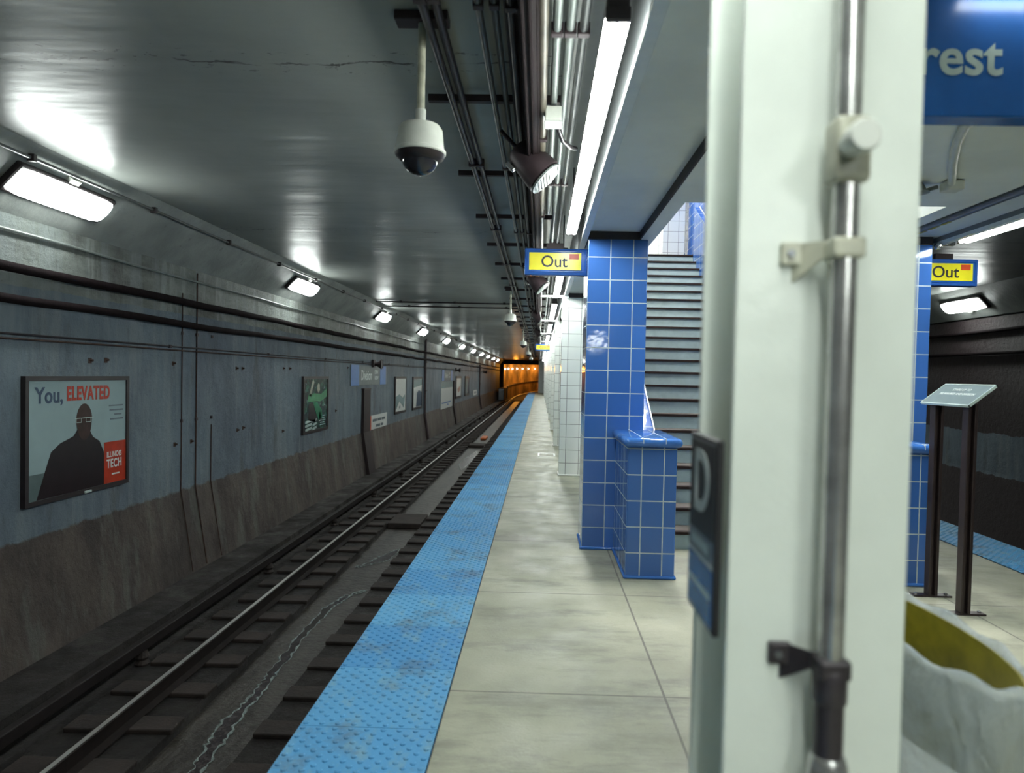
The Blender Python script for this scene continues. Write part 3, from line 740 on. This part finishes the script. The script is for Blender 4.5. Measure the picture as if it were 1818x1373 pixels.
# 3. station name sign
def station_sign(y0, y1, z0, z1, label):
    t = thing('station_sign', label, 'station sign', (-4.5, (y0 + y1) / 2, (z0 + z1) / 2), PI / 2, 'station name signs on the track wall'); w, h = (y1 - y0) / 2, (z1 - z0) / 2
    MB().box(-w, w, -.02, 0, -h, h).obj('panel', 'wallsign_grey', t)
    MB().box(-w, -w + .72, -.024, -.02, -h, h).obj('blue_end', 'wallsign_blue', t)
    MB().box(w - .85, w - .15, -.024, -.02, -h, h).obj('blue_end', 'wallsign_blue', t)
    text('lettering', 'Division', .36, 'white_ink', t, (-w + .92, -.0215, -.12), sx=.92, bold=.002)
    text('lettering', '1200N', .14, 'white_ink', t, (w - 1.50, -.0215, .04), sx=1.0, bold=.002)
    text('lettering', '1600W', .14, 'white_ink', t, (w - 1.50, -.0215, -.12), sx=1.0, bold=.002)
    return t
station_sign(16.13, 19.93, 1.23, 1.74, 'grey station sign reading Division with blue ends, on the track wall')
station_sign(31.2, 35.1, 1.25, 1.75, 'smaller distant grey station sign above the white map panel')
t, w, h_, yf = board('warning_sign', 'small white sign with red edge beside the dark cable duct', 'sign', 18.05, 20.05, .02, .40, None, 0, 'white_panel', 'black', .03)
rect('red_edge', -w, -w + .12, -h_, h_, yf - .001, 'red', t, .001)
for a_, b_, z_ in ((-.72, -.25, .05), (-.18, .25, .05), (.32, .75, .05), (-.35, .15, -.11), (.22, .5, -.11)): rect('lettering_line', a_, b_, z_ - .035, z_ + .035, yf - .002, 'grey_ink', t, .001)
t, w, h_, yf = board('poster', 'pale grey framed poster right of the station name sign', 'poster', 21.05, 22.78, .275, 1.45, 'framed posters on the track wall', .07, 'white_panel')
limb([(-.78, -.05), (-.2, .02), (.3, -.1), (.7, .0), (.55, -.45), (-.2, -.2), (-.78, -.50)], 'misty_hills', 'poster_bg')
limb([(-.2, -.36), (-.05, -.34), (-.05, -.42), (-.2, -.44)], 'dark_figure', 'grey_ink')
t, w, h_, yf = board('poster', 'bluish framed poster just before the dark vertical pipe', 'poster', 24.02, 25.9, .255, 1.445, 'framed posters on the track wall', .08, 'white_panel')
limb([(-.3, -.50), (-.1, .0), (.2, .10), (.85, .02), (.85, -.50)], 'dark_slope', 'poster_navy')
limb([(-.85, .20), (.85, .28), (.85, .50), (-.85, .50)], 'blue_sky', 'poster_bg')
t, w, h_, yf = board('map_panel', 'large white map panel below the distant station sign', 'map', 31.05, 35.1, -.16, 1.20, None, 0, 'white_panel', 'black', .03)
rect('header_band', -w, w, .38, h_, yf - .001, 'poster_bg', t, .001); rect('blue_line', -1.8, 1.4, -.34, -.29, yf - .001, 'wallsign_blue', t, .001)
rect('blue_mark', .1, .5, -.47, -.40, yf - .001, 'wallsign_blue', t, .001)
t, w, h_, yf = board('poster', 'distant white poster with a pink patch past the map panel', 'poster', 36.4, 38.85, .25, 1.466, 'framed posters on the track wall', .12, 'white_panel')
limb([(-.6, -.1), (.7, .1), (.6, -.2), (-.2, -.3)], 'pink_patch', plain('poster_pink', (.5, .28, .22), .4))
t, w, h_, yf = board('poster', 'farthest dark framed poster, bluish print', 'poster', 40.8, 43.1, .26, 1.466, 'framed posters on the track wall', .14, 'poster_bg')
limb([(.0, -.4), (.2, .45), (.9, .45), (.9, -.45)], 'navy_half', 'poster_navy')
t, w, h_, yf = board('notice', 'tiny white notice far down the wall', 'notice', 46.2, 48.6, .15, .50, None, 0, 'white_panel', 'black', .03)
rect('print_mark', -.5, .5, -.08, .08, yf - .001, 'grey_ink', t, .001)

# ------------------------------------------------------------------ track
def rail(x, zt, lb, grp):
    t = thing('running_rail', lb, 'rail', (x, Y0, zt - .15), 0, grp); Ln = 78 - Y0
    pr = [(-.068, 0), (.068, 0), (.068, .012), (.012, .028), (.012, .11), (.034, .125), (.034, .146), (-.034, .146), (-.034, .125), (-.012, .11), (-.012, .028), (-.068, .012)]
    MB().poly([(a_, 0, b_) for a_, b_ in pr], (0, Ln, 0)).obj('rail_body', 'railside', t)
    MB().box(-.018, .018, 0, Ln, .146, .150).obj('running_surface', 'railhead', t)
rail(-3.19, -1.10, 'polished far rail of the near track, by the bench under the wall', 'running rails of the near track')
rail(-1.715, -1.10, 'near rail of the near track, tucked under the platform edge', 'running rails of the near track')
tie = MB().box(-.42, .42, -.11, .11, 0, .045, .012, 2).obj('wooden_tie', 'tie', loc=(-3.22, 1, -1.285))
tag(tie, 'short dark timber tie under the far rail of the near track', 'railway tie', 'short ties under the far rail')
tie2 = MB().box(-.38, .38, -.11, .11, 0, .045, .012, 2).obj('wooden_tie', 'tie', loc=(-1.77, 1, -1.285))
tag(tie2, 'short dark timber tie under the rail beside the platform', 'railway tie', 'short ties under the near rail')
for s_, x in ((tie, -3.22), (tie2, -1.77)):
    for k in range(1, 126):
        o = s_.copy(); COL.objects.link(o); o.location = (x + random.uniform(-.02, .02), 1 + .61 * k, -1.285); o.rotation_euler.z = random.uniform(-.03, .03)
t = thing('third_rail', 'dark power rail on insulators beside the bench', 'power rail', (-3.74, Y0, -1.28))
MB().box(-.035, .035, 0, 84, .14, .24, .01).obj('rail_bar', 'third', t)
mesh = None
for k in range(27):
    y = 1.2 + 3.05 * k
    if mesh is None: o = MB().lathe([(.06, 0), (.07, .02), (.045, .05), (.065, .08), (.04, .14)], 12).obj('insulator', 'tie', t, (0, y, 0)); mesh = o.data
    else: o = bpy.data.objects.new('insulator', mesh); COL.objects.link(o); o.parent = t; o.location = (0, y, 0)
# water stream with pale scum rims in the trough
def stream(name, lb, pts, z, scum=True):
    t = thing(name, lb, 'puddle', (pts[0][0], pts[0][1], z), 0, 'puddles in the track trough')
    x0, y0 = pts[0][0], pts[0][1]; mb = MB(); A = []; B = []
    fine = []
    for (a, b) in zip(pts, pts[1:]):
        for i in range(12):
            f = i / 12; fine.append([a[j] * (1 - f) + b[j] * f for j in range(3)])
    fine.append(list(pts[-1]))
    for x, y, w_ in fine:
        j1, j2 = random.uniform(-.02, .02), random.uniform(-.02, .02)
        A.append((x - w_ - x0 + j1, y - y0, 0)); B.append((x + w_ - x0 + j2, y - y0, 0))
    va = [mb.bm.verts.new(p) for p in A]; vb = [mb.bm.verts.new(p) for p in B]
    for i in range(len(va) - 1): mb.bm.faces.new((va[i], vb[i], vb[i + 1], va[i + 1]))
    mb.obj('water', 'water', t, (0, 0, .006))
    if scum:
        for P in (A, B):
            mb = MB(); rr = [random.choice((.003, .005, .010, .014)) for _ in P]
            mb.tube([(p[0], p[1], 0.004) for p in P], rr, 6); mb.obj('scum_rim', 'scum', t)
stream('puddle', 'long narrow water streak with pale scum edges in the near trough', [(-2.40, 4.6, .03), (-2.44, 5.0, .05), (-2.50, 5.5, .06), (-2.48, 6.0, .035), (-2.51, 6.5, .045), (-2.56, 7.5, .04), (-2.55, 8.3, .05), (-2.44, 8.8, .03), (-2.26, 9.05, .015)], -1.36)
stream('puddle', 'pale-edged puddle in the trough just past the long water streak', [(-2.68, 10.1, .02), (-2.55, 10.3, .06), (-2.42, 10.5, .12), (-2.33, 10.9, .08), (-2.28, 11.2, .02)], -1.36)
stream('puddle', 'glinting puddle in the trough near the second cross slab', [(-2.35, 20.8, .03), (-2.42, 22.0, .15), (-2.36, 24, .18), (-2.32, 26, .05)], -1.36)
for y, lb in ((12.7, 'dark slab bridging the trough, nearer one'), (27.2, 'dark slab bridging the trough, farther one')):
    t = tag(MB().box(-2.80, -2.18, y, y + .9, -1.36, -1.25, .02).obj('cross_slab', 'tie'), lb, 'slab', 'slabs across the trough')
t = tag(MB().box(-2.62, -2.35, 30.5, 31.6, -1.36, -1.25, .05).obj('litter_sack', plain('orange_plastic', (.55, .13, .03), .5)), 'small orange bag lying between the rails', 'bag')
t = thing('trackside_cabinet', 'dark cabinet against the wall by the tunnel mouth', 'cabinet', (-3.95, 70, -1.03))
MB().box(-.3, .3, 0, 4.5, 0, 1.25, .02).obj('body', 'maroon', t); MB().box(-.25, .25, -.02, 0, .08, 1.15, .01).obj('door', 'steel_dim', t)

# ------------------------------------------------------------------ ceiling conduits (all run down the platform)
GC = 'conduits and pipes under the ceiling above the platform edge'
for x, z, r, m_, y0, y1, lb in (
    (-.560, 3.20, .022, 'dark_pipe', 0.0, 64, 'left conduit of the outermost ceiling pair'),
    (-.500, 3.20, .022, 'dark_pipe', 0.0, 64, 'right conduit of the outermost ceiling pair'),
    (-.305, 3.17, .017, 'grey_pipe', 0.0, 64, 'left thin grey conduit of the middle ceiling pair'),
    (-.235, 3.17, .017, 'grey_pipe', 0.0, 64, 'right thin grey conduit of the middle ceiling pair'),
    (-.165, 3.16, .017, 'dark_pipe', 0.0, 64, 'dark conduit beside the middle ceiling pair'),
    (-.115, 3.16, .020, 'dark_pipe', 0.0, 64, 'dark conduit hugging the cable tray'),
    (-.022, 3.02, .024, 'brown_pipe', 0.0, 64, 'brownish pipe with couplings right of the cable tray'),
    (.040, 3.06, .020, 'pale_pipe', 0.0, 6.3, 'left pale conduit of the trio beside the bright tube light'),
    (.097, 3.06, .020, 'pale_pipe', 0.0, 64, 'middle pale conduit of the trio beside the bright tube light'),
    (.155, 3.06, .020, 'grey_pipe', 0.0, 64, 'right grey conduit of the trio beside the bright tube light')):
    run('ceiling_conduit', lb, 'conduit', x, z, y0, y1, r, m_, GC, .002, 4, 10, (3.0, 2.33) if r < .024 else (2.2, 2.0), 'strut', r * 1.35)
t = thing('cable_tray', 'wide dark cable tray under the ceiling', 'cable tray', (-.06, 0, 2.98))
MB().box(-.04, .02, 0, 64, 0, .30).obj('tray_side', 'maroon', t); MB().box(-.14, -.04, 0, 64, .22, .30).obj('tray_floor', 'maroon', t)
for i in range(3): MB().tube([(-.045 + .03 * i, 0, -.01 + .01 * i), (-.045 + .03 * i, 64, -.01 + .01 * i)], .011, 8).obj('cable', 'cable', t)
su = MB().box(-.16, .66, -.021, .021, 0, .041).obj('strut_channel', 'strut', loc=(-.56, 1.2, 3.225))
tag(su, 'dark steel cross strut holding the ceiling conduits', 'strut', 'cross struts under the ceiling')
for k in range(1, 40):
    o = su.copy(); COL.objects.link(o); o.location = (-.56, 1.13 + 1.545 * k, 3.225)
for k, y in enumerate((16.5, 17.55)):
    t = thing('cross_conduit', ('nearer', 'farther')[k] + ' thin black conduit crossing the ceiling to the track wall', 'conduit', (-4.0, y, 3.28), 0, 'conduits crossing the ceiling')
    MB().tube([(0, 0, 0), (3.5, 0, 0)], .017, 8).obj('run', 'black', t, smooth='auto')
    for xx in (.6, 1.9, 3.1): MB().box(xx - .03, xx + .03, -.03, .03, -.02, .03).obj('clamp', 'black', t)

# dome cameras
def dome(x, y, lb):
    t = thing('dome_camera', lb, 'security camera', (x, y, 3.31), 0, 'dome security cameras hanging over the track side')
    MB().box(-.13, .13, -.05, .05, -.045, -.0, .005).obj('mount_bracket', 'strut', t)
    MB().tube([(0, 0, -.04), (0, 0, -.50)], .019, 14).obj('stem', 'cream_dirty', t, smooth='auto')
    MB().lathe([(.026, 0), (.026, -.075), (.020, -.075)], 18, (0, 0, -.46)).obj('collar', 'cream', t, smooth='auto')
    MB().lathe([(.0, -.525), (.055, -.528), (.095, -.540), (.108, -.56), (.118, -.655), (.0, -.655)], 36).obj('shell', 'cream', t, smooth='auto')
    MB().lathe([(.119, -.655), (.126, -.660), (.127, -.672), (.112, -.690), (.0, -.690)], 36).obj('lower_rim', 'cream', t, smooth='auto')
    MB().lathe([(.124, -.674), (.115, -.694), (.090, -.712), (.080, -.712)], 36).obj('dark_ring', 'black', t, smooth='auto')
    pr = [(.088 * math.cos(a), -.700 - .078 * math.sin(a)) for a in [PI / 2 * k / 9 for k in range(10)]]
    MB().lathe(pr, 32).obj('glass_dome', 'dome', t, smooth='auto')
    return t
dc = dome(-.613, 3.37, 'large cream dome security camera hanging nearest from the ceiling')
for k, (y, lb) in enumerate(((13.55, 'second dome camera hanging past the crossing conduits'), (24.0, 'third small dome camera hanging far along the ceiling'), (34.3, 'fourth tiny dome camera near the platform end'), (44.5, 'farthest tiny dome camera near the platform end'))):
    dup(dc, (-.613, y, 3.31), lb)

# ceiling speakers
def speaker(x, y, z, lb):
    t = thing('horn_speaker', lb, 'speaker', (x, y, z), 0, 'slanted speakers among the ceiling pipes')
    t.rotation_euler = (math.radians(-4), math.radians(-44), 0)
    MB().lathe([(.0, .13), (.07, .13), (.095, .10), (.120, -.06), (.125, -.125)], 28).obj('housing', 'strut', t, smooth='auto')
    mb = MB().lathe([(.105, -.138), (.122, -.138), (.122, -.150), (.105, -.150)], 28)
    for i in range(9):
        xx = -.096 + .024 * i; hw = math.sqrt(.112 ** 2 - xx ** 2)
        mb.box(xx - .004, xx + .004, -hw, hw, -.150, -.139)
    mb.obj('slotted_grille', 'pale_pipe', t)
    MB().lathe([(0, -.132), (.11, -.132)], 24).obj('grille_backing', 'black', t)
    MB().tube([(0, 0, .13), (0, 0, .30)], .014, 8).obj('mount_arm', 'strut', t)
    MB().box(-.13, -.10, -.02, .02, .04, .11, .005).obj('bright_bolt', 'chrome', t)
    return t
sp_ = speaker(-.09, 4.5, 2.95, 'dark round speaker with slotted grille left of the bright tube light')
dup(sp_, (-.09, 9.9, 2.93), 'second slanted speaker, behind the large Out sign')
dup(sp_, (-.09, 15.6, 2.93), 'third slanted speaker far along the ceiling pipes')
dup(sp_, (-.09, 21.2, 2.93), 'farthest slanted speaker among the ceiling pipes')
t = thing('junction_box', 'small white junction box on the ceiling conduits left of the tube light', 'junction box', (.040, 3.80, 3.00))
MB().box(-.045, .045, -.05, .05, -.05, .03, .006).obj('body', 'cream', t); MB().box(-.048, .048, -.053, .053, -.062, -.05, .004).obj('lid', 'white_panel', t)
t = thing('flex_conduit', 'drooping flexible conduit from the white junction box', 'conduit', (.07, 3.9, 2.96))
MB().tube([(0, 0, 0), (.03, .12, -.03), (.08, .25, -.02), (.12, .40, .02)], .013, 10).obj('hose', 'dark_pipe', t, smooth='auto')
# bracket arms beside the far lights
for k in range(5):
    y = 10.6 + 4.6 * k
    t = thing('light_bracket', 'white angled bracket holding the fluorescent row to the columns', 'bracket', (.0, y, 2.78), 0, 'white brackets between the fluorescent lights')
    MB().box(-.02, .42, -.015, .015, 0, .03).obj('arm', 'lip', t)
    MB().tube([(0, 0, .03), (-.05, 0, .28)], .010, 6).obj('stay', 'lip', t)

# ------------------------------------------------------------------ Out signs
def out_sign(x, y, lb, group='yellow Out signs in blue frames'):
    t = thing('out_sign', lb, 'sign', (x, y, 2.505), 0, group)
    MB().box(0, .575, 0, .10, 0, .245, .008, 2).obj('blue_case', 'frame_blue', t, smooth='auto')
    mb = MB().box(.03, .545, -.006, 0, .03, .036).box(.03, .545, -.006, 0, .212, .218).box(.03, .036, -.006, 0, .036, .212).box(.539, .545, -.006, 0, .036, .212)
    mb.obj('face_bead', 'sign_blue', t)
    MB().box(.042, .525, -.004, 0, .046, .205).obj('yellow_face', 'sign_yellow', t)
    text('lettering', 'Out', .150, 'ink', t, (.150, -.0055, .075), sx=1.0, bold=.0015)
    MB().box(.415, .503, -.006, -.004, .145, .196).obj('red_patch', 'red', t)
    MB().box(.20, .36, .03, .07, .245, .30).obj('hanger', 'strut', t)
    return t
os_ = out_sign(-.168, 6.40, 'yellow Out sign in blue frame fixed to the tall blue pillar')
dup(os_, (-.2, 24.6, 2.47), 'tiny distant yellow Out sign above the white columns')
dup(os_, (3.44, 6.42, 2.478), 'yellow Out sign on the right blue pillar, beyond the pale steel column')

# ------------------------------------------------------------------ right side
t = thing('destination_sign', 'big blue hanging sign with white letters ending in orest, top right', 'sign', (.78, 2.2, 2.405))
MB().box(0, 1.75, 0, .08, 0, .385, .006).obj('case', 'sign_blue', t)
text('lettering', 'Forest   Park', .165, 'stone_edge', t, (.213, -.0015, .132), sx=1.0, bold=.003)
for xx in (.5, 1.3): MB().tube([(xx, .04, .385), (xx, .04, .395)], .012, 8).obj('hanger_rod', 'grey_pipe', t)
t = thing('sign_light', 'bright tube light right above the blue hanging sign', 'ceiling light', (1.30, 2.09, 2.780))
MB().box(0, 1.2, 0, .10, .013, .019, .002).obj('housing', 'reflector', t); MB().tube([(.02, .05, 0), (1.18, .05, 0)], .013, 12).obj('tube', 'sign_glow', t, smooth='auto')
t = thing('bent_conduit', 'pale bent conduit under the soffit below the blue sign', 'conduit', (1.90, 3.06, 2.775))
MB().tube([(.02, -.1, .015), (.05, .14, .0), (.08, .26, -.0), (.16, .44, -.0), (.32, .74, -.0), (.56, 1.16, -.0)], .022, 12).obj('pipe_run', 'cream', t, smooth='auto')
MB().box(.52, .62, 1.12, 1.22, -.04, .02, .01).obj('elbow_box', 'cream', t)
t = thing('sprinkler', 'small pale fitting under the soffit beside the bent conduit', 'fitting', (2.30, 4.3, 2.74))
MB().lathe([(.03, .06), (.05, .02), (.07, 0), (.03, -.01)], 14).obj('body', 'pale_pipe', t, smooth='auto'); MB().tube([(0, 0, 0), (.12, 0, .04)], .012, 8).obj('branch', 'pale_pipe', t)
t = thing('fire_main', 'large dark pipe with faded yellow lettering near the right blue pillar', 'pipe', (3.06, 4.95, 2.825))
MB().tube([(0, -1.3, 0), (0, 6, 0)], .035, 18).obj('pipe_run', 'steel_dim', t, smooth='auto')
for i in range(5): MB().box(-.012, .012, .30 + i * .16, .41 + i * .16, -.037, -.034).obj('yellow_mark', plain('faded_yellow', (.40, .34, .04), .6), t)
for yy in (-1, 1, 3): MB().tube([(0, yy, .03), (0, yy, .045)], .01, 6).obj('hanger', 'strut', t)
for k, (x, z, r, lb) in enumerate(((3.85, 3.1, .035, 'dark conduit nearest the far fluorescent light'), (4.0, 3.12, .03, 'second dark conduit over the far track edge'), (4.15, 3.12, .04, 'third dark conduit over the far track edge'))):
    run('ceiling_conduit', lb, 'conduit', x, z, 0, 20, r, 'dark_pipe', 'conduits under the ceiling above the far platform edge', .002, 4, 10)
t = thing('pillar_camera', 'small shiny camera bracket on top of the right blue pillar sign', 'camera', (3.50, 6.2, 2.80))
MB().box(0, .16, -.02, .02, .0, .035, .005).obj('arm', 'chrome', t); MB().lathe([(0, .02), (.03, .02), (.035, 0), (.02, -.03), (0, -.035)], 14, (.0, -.03, -.01)).obj('head', 'chrome', t, smooth='auto')
run('far_cable', 'upper black cable on the wall across the far track', 'cable', 8.06, 2.55, 2, 30, .03, 'cable', 'cables across the far track', .01, 1.2)
run('far_cable', 'lower black cable on the wall across the far track', 'cable', 8.06, 2.15, 2, 30, .03, 'cable', 'cables across the far track', .01, 1.2)
# info stand
t = thing('info_stand', 'brown two-legged info stand with a tilted grey plaque', 'information stand', (2.92, 4.88, 0))
for y in (-.185, .20):
    lg = MB().box(-.012, .012, y - .006, y + .006, 0, 1.44).box(-.033, -.012, y - .034, y + .034, 0.01, 1.44, .004).box(.012, .033, y - .034, y + .034, 0.01, 1.44, .004)
    lg.obj('leg', 'brown_steel', t)
    bp = MB().box(-.14, .14, y - .035, y + .035, 0, .012, .003).obj('base_plate', 'brown_steel', t)
    for s in (-1, 1): MB().lathe([(.012, .012), (.012, .022), (0, .026)], 8, (s * .11, y, 0)).obj('bolt', 'chrome', bp)
tl = .42
pl = MB().box(-.11, .11, -.30, .26, 0, .015, .003).obj('plaque', 'stone_panel', t, (0.01, 0, 1.485)); pl.rotation_euler = (0, -math.radians(38), 0)
mb = MB().box(-.115, -.107, -.305, .265, .0, .018).box(.107, .115, -.305, .265, .0, .018).box(-.115, .115, -.305, -.298, 0, .018).box(-.115, .115, .258, .265, 0, .018)
e = mb.obj('plaque_edge', 'stone_edge', t, (0.01, 0, 1.485)); e.rotation_euler = (0, -math.radians(38), 0)
tx = text('plaque_lettering', 'STAIRS UP TO', .034, 'white_ink', t, (.035, -.02, 1.535), rot=(0, -math.radians(38), -PI / 2), align='CENTER', ext=.0005)
tx.rotation_euler = Matrix((( (0, math.cos(.663), -math.sin(.663))), (-1, 0, 0), (0, math.sin(.663), math.cos(.663)))).to_euler()
tx.location = (.03, -.02, 1.522)
ty = text('plaque_lettering', 'MILWAUKEE AND DIVISION', .032, 'white_ink', t, (0, 0, 0), align='CENTER', ext=.0005); ty.rotation_euler = tx.rotation_euler; ty.location = (-.005, -.02, 1.493)
# litter bin with clear bag
bx, by = 1.02, 1.85
t = thing('litter_bin', 'yellow-rimmed litter bin holding a clear plastic bag, lower right behind the steel column', 'litter bin', (bx, by, 0))
t.scale = (.43, 1.36, 1)
def ring(r0, r1, z0, z1, name, mat, wob=0, n=48, sq=(1, 1)):
    mb = MB(); R = []
    for (r, z) in ((r0, z0), (r1, z0), (r1, z1), (r0, z1)):
        R.append([mb.bm.verts.new((r * sq[0] * math.cos(2 * PI * k / n), r * sq[1] * math.sin(2 * PI * k / n), z + wob * math.sin(5 * 2 * PI * k / n + z))) for k in range(n)])
    for i in range(4):
        A, B = R[i], R[(i + 1) % 4]
        for k in range(n): mb.bm.faces.new((A[k], A[(k + 1) % n], B[(k + 1) % n], B[k]))
    return mb.obj(name, mat, t, smooth='auto')
ring(.285, .297, .70, .905, 'yellow_band', 'yellow_bin')
ring(.02, .27, .0, .03, 'foot_plate', 'brown_steel')
MB().tube([(0, .27, .02), (0, .285, .75)], .02, 10).obj('upright', 'brown_steel', t)
# bag : folded over rim and bulging below
mb = MB(); prof = [(.290, .908), (.296, .922), (.31, .926), (.322, .905), (.318, .80), (.312, .72), (.30, .60), (.315, .42), (.30, .22), (.24, .06), (.10, .02), (.0, .02)]
rings = []; n = 72
for j, (r, z) in enumerate(prof):
    rr = []
    for k in range(n):
        a = 2 * PI * k / n
        f = 1 + (.018 * math.sin(9 * a + z * 4) + .012 * math.sin(17 * a + 2 * z) + .02 * math.sin(3 * a + 5 * z)) * (1 if z < .7 else .25)
        rr.append(mb.bm.verts.new((r * f * math.cos(a), r * f * math.sin(a), z + (.008 * math.sin(11 * a) if 0 < j < 5 else 0))))
    rings.append(rr)
for A, B in zip(rings[:-1], rings[1:-1] + [rings[-1]]):
    for k in range(n): mb.bm.faces.new((A[k], A[(k + 1) % n], B[(k + 1) % n], B[k]))
bmesh.ops.remove_doubles(mb.bm, verts=mb.bm.verts, dist=.0005)
mb.obj('clear_bag', 'plastic', t, smooth=True)
t2 = tag(MB().box(-.03, .03, -.02, .02, -.05, .05, .015).obj('wrapper', 'red', loc=(bx + .03, by - .25, .45)), 'small red wrapper inside the clear bag', 'litter')

# ------------------------------------------------------------------ far end of the platform and orange tunnel
t = thing('service_door', 'white service door in the end wall of the platform', 'door', (.12, 63.9, 0))
MB().box(-.27, .27, -.05, .1, 0, 2.05, .01).obj('door_leaf', 'white_panel', t); MB().box(.17, .21, -.1, -.05, 1.0, 1.1).obj('handle', 'black', t)
struct('tunnel_partition', MB().box(-.15, -.05, 64.2, 78, -1.5, 3.5), 'orange_wall')
def arc(r, th): return (-4.5 + 62 - r * math.cos(th), 78.4 + r * math.sin(th))
def curved(name, r0, r1, z0, z1, mat, rise=.03, th1=.75):
    mb = MB(); n = 26; R = []
    for i in range(n + 1):
        th = th1 * i / n; zz = rise * 62 * th
        R.append([mb.bm.verts.new((*arc(r, th), z + zz)) for r, z in ((r0, z0), (r1, z0), (r1, z1), (r0, z1))])
    for A, B in zip(R, R[1:]):
        for k in range(4): mb.bm.faces.new((A[k], A[(k + 1) % 4], B[(k + 1) % 4], B[k]))
    mb.bm.faces.new(R[0]); mb.bm.faces.new(R[-1])
    return struct(name, mb, mat)
curved('tunnel_wall', 62, 62.5, -1.5, 4.2, 'orange_wall')
curved('tunnel_bench', 61.2, 62, -1.5, .15, 'orange_wall')
curved('tunnel_bench_edge', 61.15, 61.3, .15, .28, 'tun_dark')
curved('tunnel_floor', 56.5, 61.2, -1.7, -1.3, 'tun_dark')
curved('tunnel_roof', 56.5, 62.5, 3.6, 4.0, 'tun_dark')
curved('tunnel_inner_wall', 56.0, 56.5, -1.5, 4.2, 'orange_wall')
for r, lb in ((60.7, 'outer curved rail bending right into the orange tunnel'), (59.26, 'inner curved rail bending right into the orange tunnel')):
    mb = MB(); mb.tube([(*arc(r, .75 * i / 30), -1.17 + .03 * 62 * .75 * i / 30) for i in range(31)], .05, 8)
    tag(mb.obj('curved_rail', 'railhead', smooth='auto'), lb, 'rail', 'curved rails in the orange tunnel')
GB = 'round lamps along the curved orange tunnel'
bulb = None
for k in range(11):
    th = .02 + .046 * k
    x, y = arc(61.85, th); z = 2.28 + .03 * 62 * th * .55
    if bulb is None:
        bulb = thing('tunnel_lamp', 'small round warm lamp on the orange tunnel wall', 'lamp', (x, y, z), 0, GB)
        MB().lathe([(.0, .10), (.07, .07), (.10, 0), (.07, -.07), (0, -.10)], 12).obj('bulb', 'warm_glow', bulb, smooth=True)
        MB().box(-.16, -.12, -.06, .06, -.06, .06).obj('socket', 'black', bulb)
    else: dup(bulb, (x, y, z))
    if k % 2 == 1:
        ld = bpy.data.lights.new('tunnel_lamp_light', 'POINT'); ld.energy = E_TUN; ld.color = (1, .40, .05); ld.shadow_soft_size = .3
        lo = bpy.data.objects.new('tunnel_lamp_light', ld); COL.objects.link(lo); xx, yy = arc(60.6, th); lo.location = (xx, yy, z + .1)
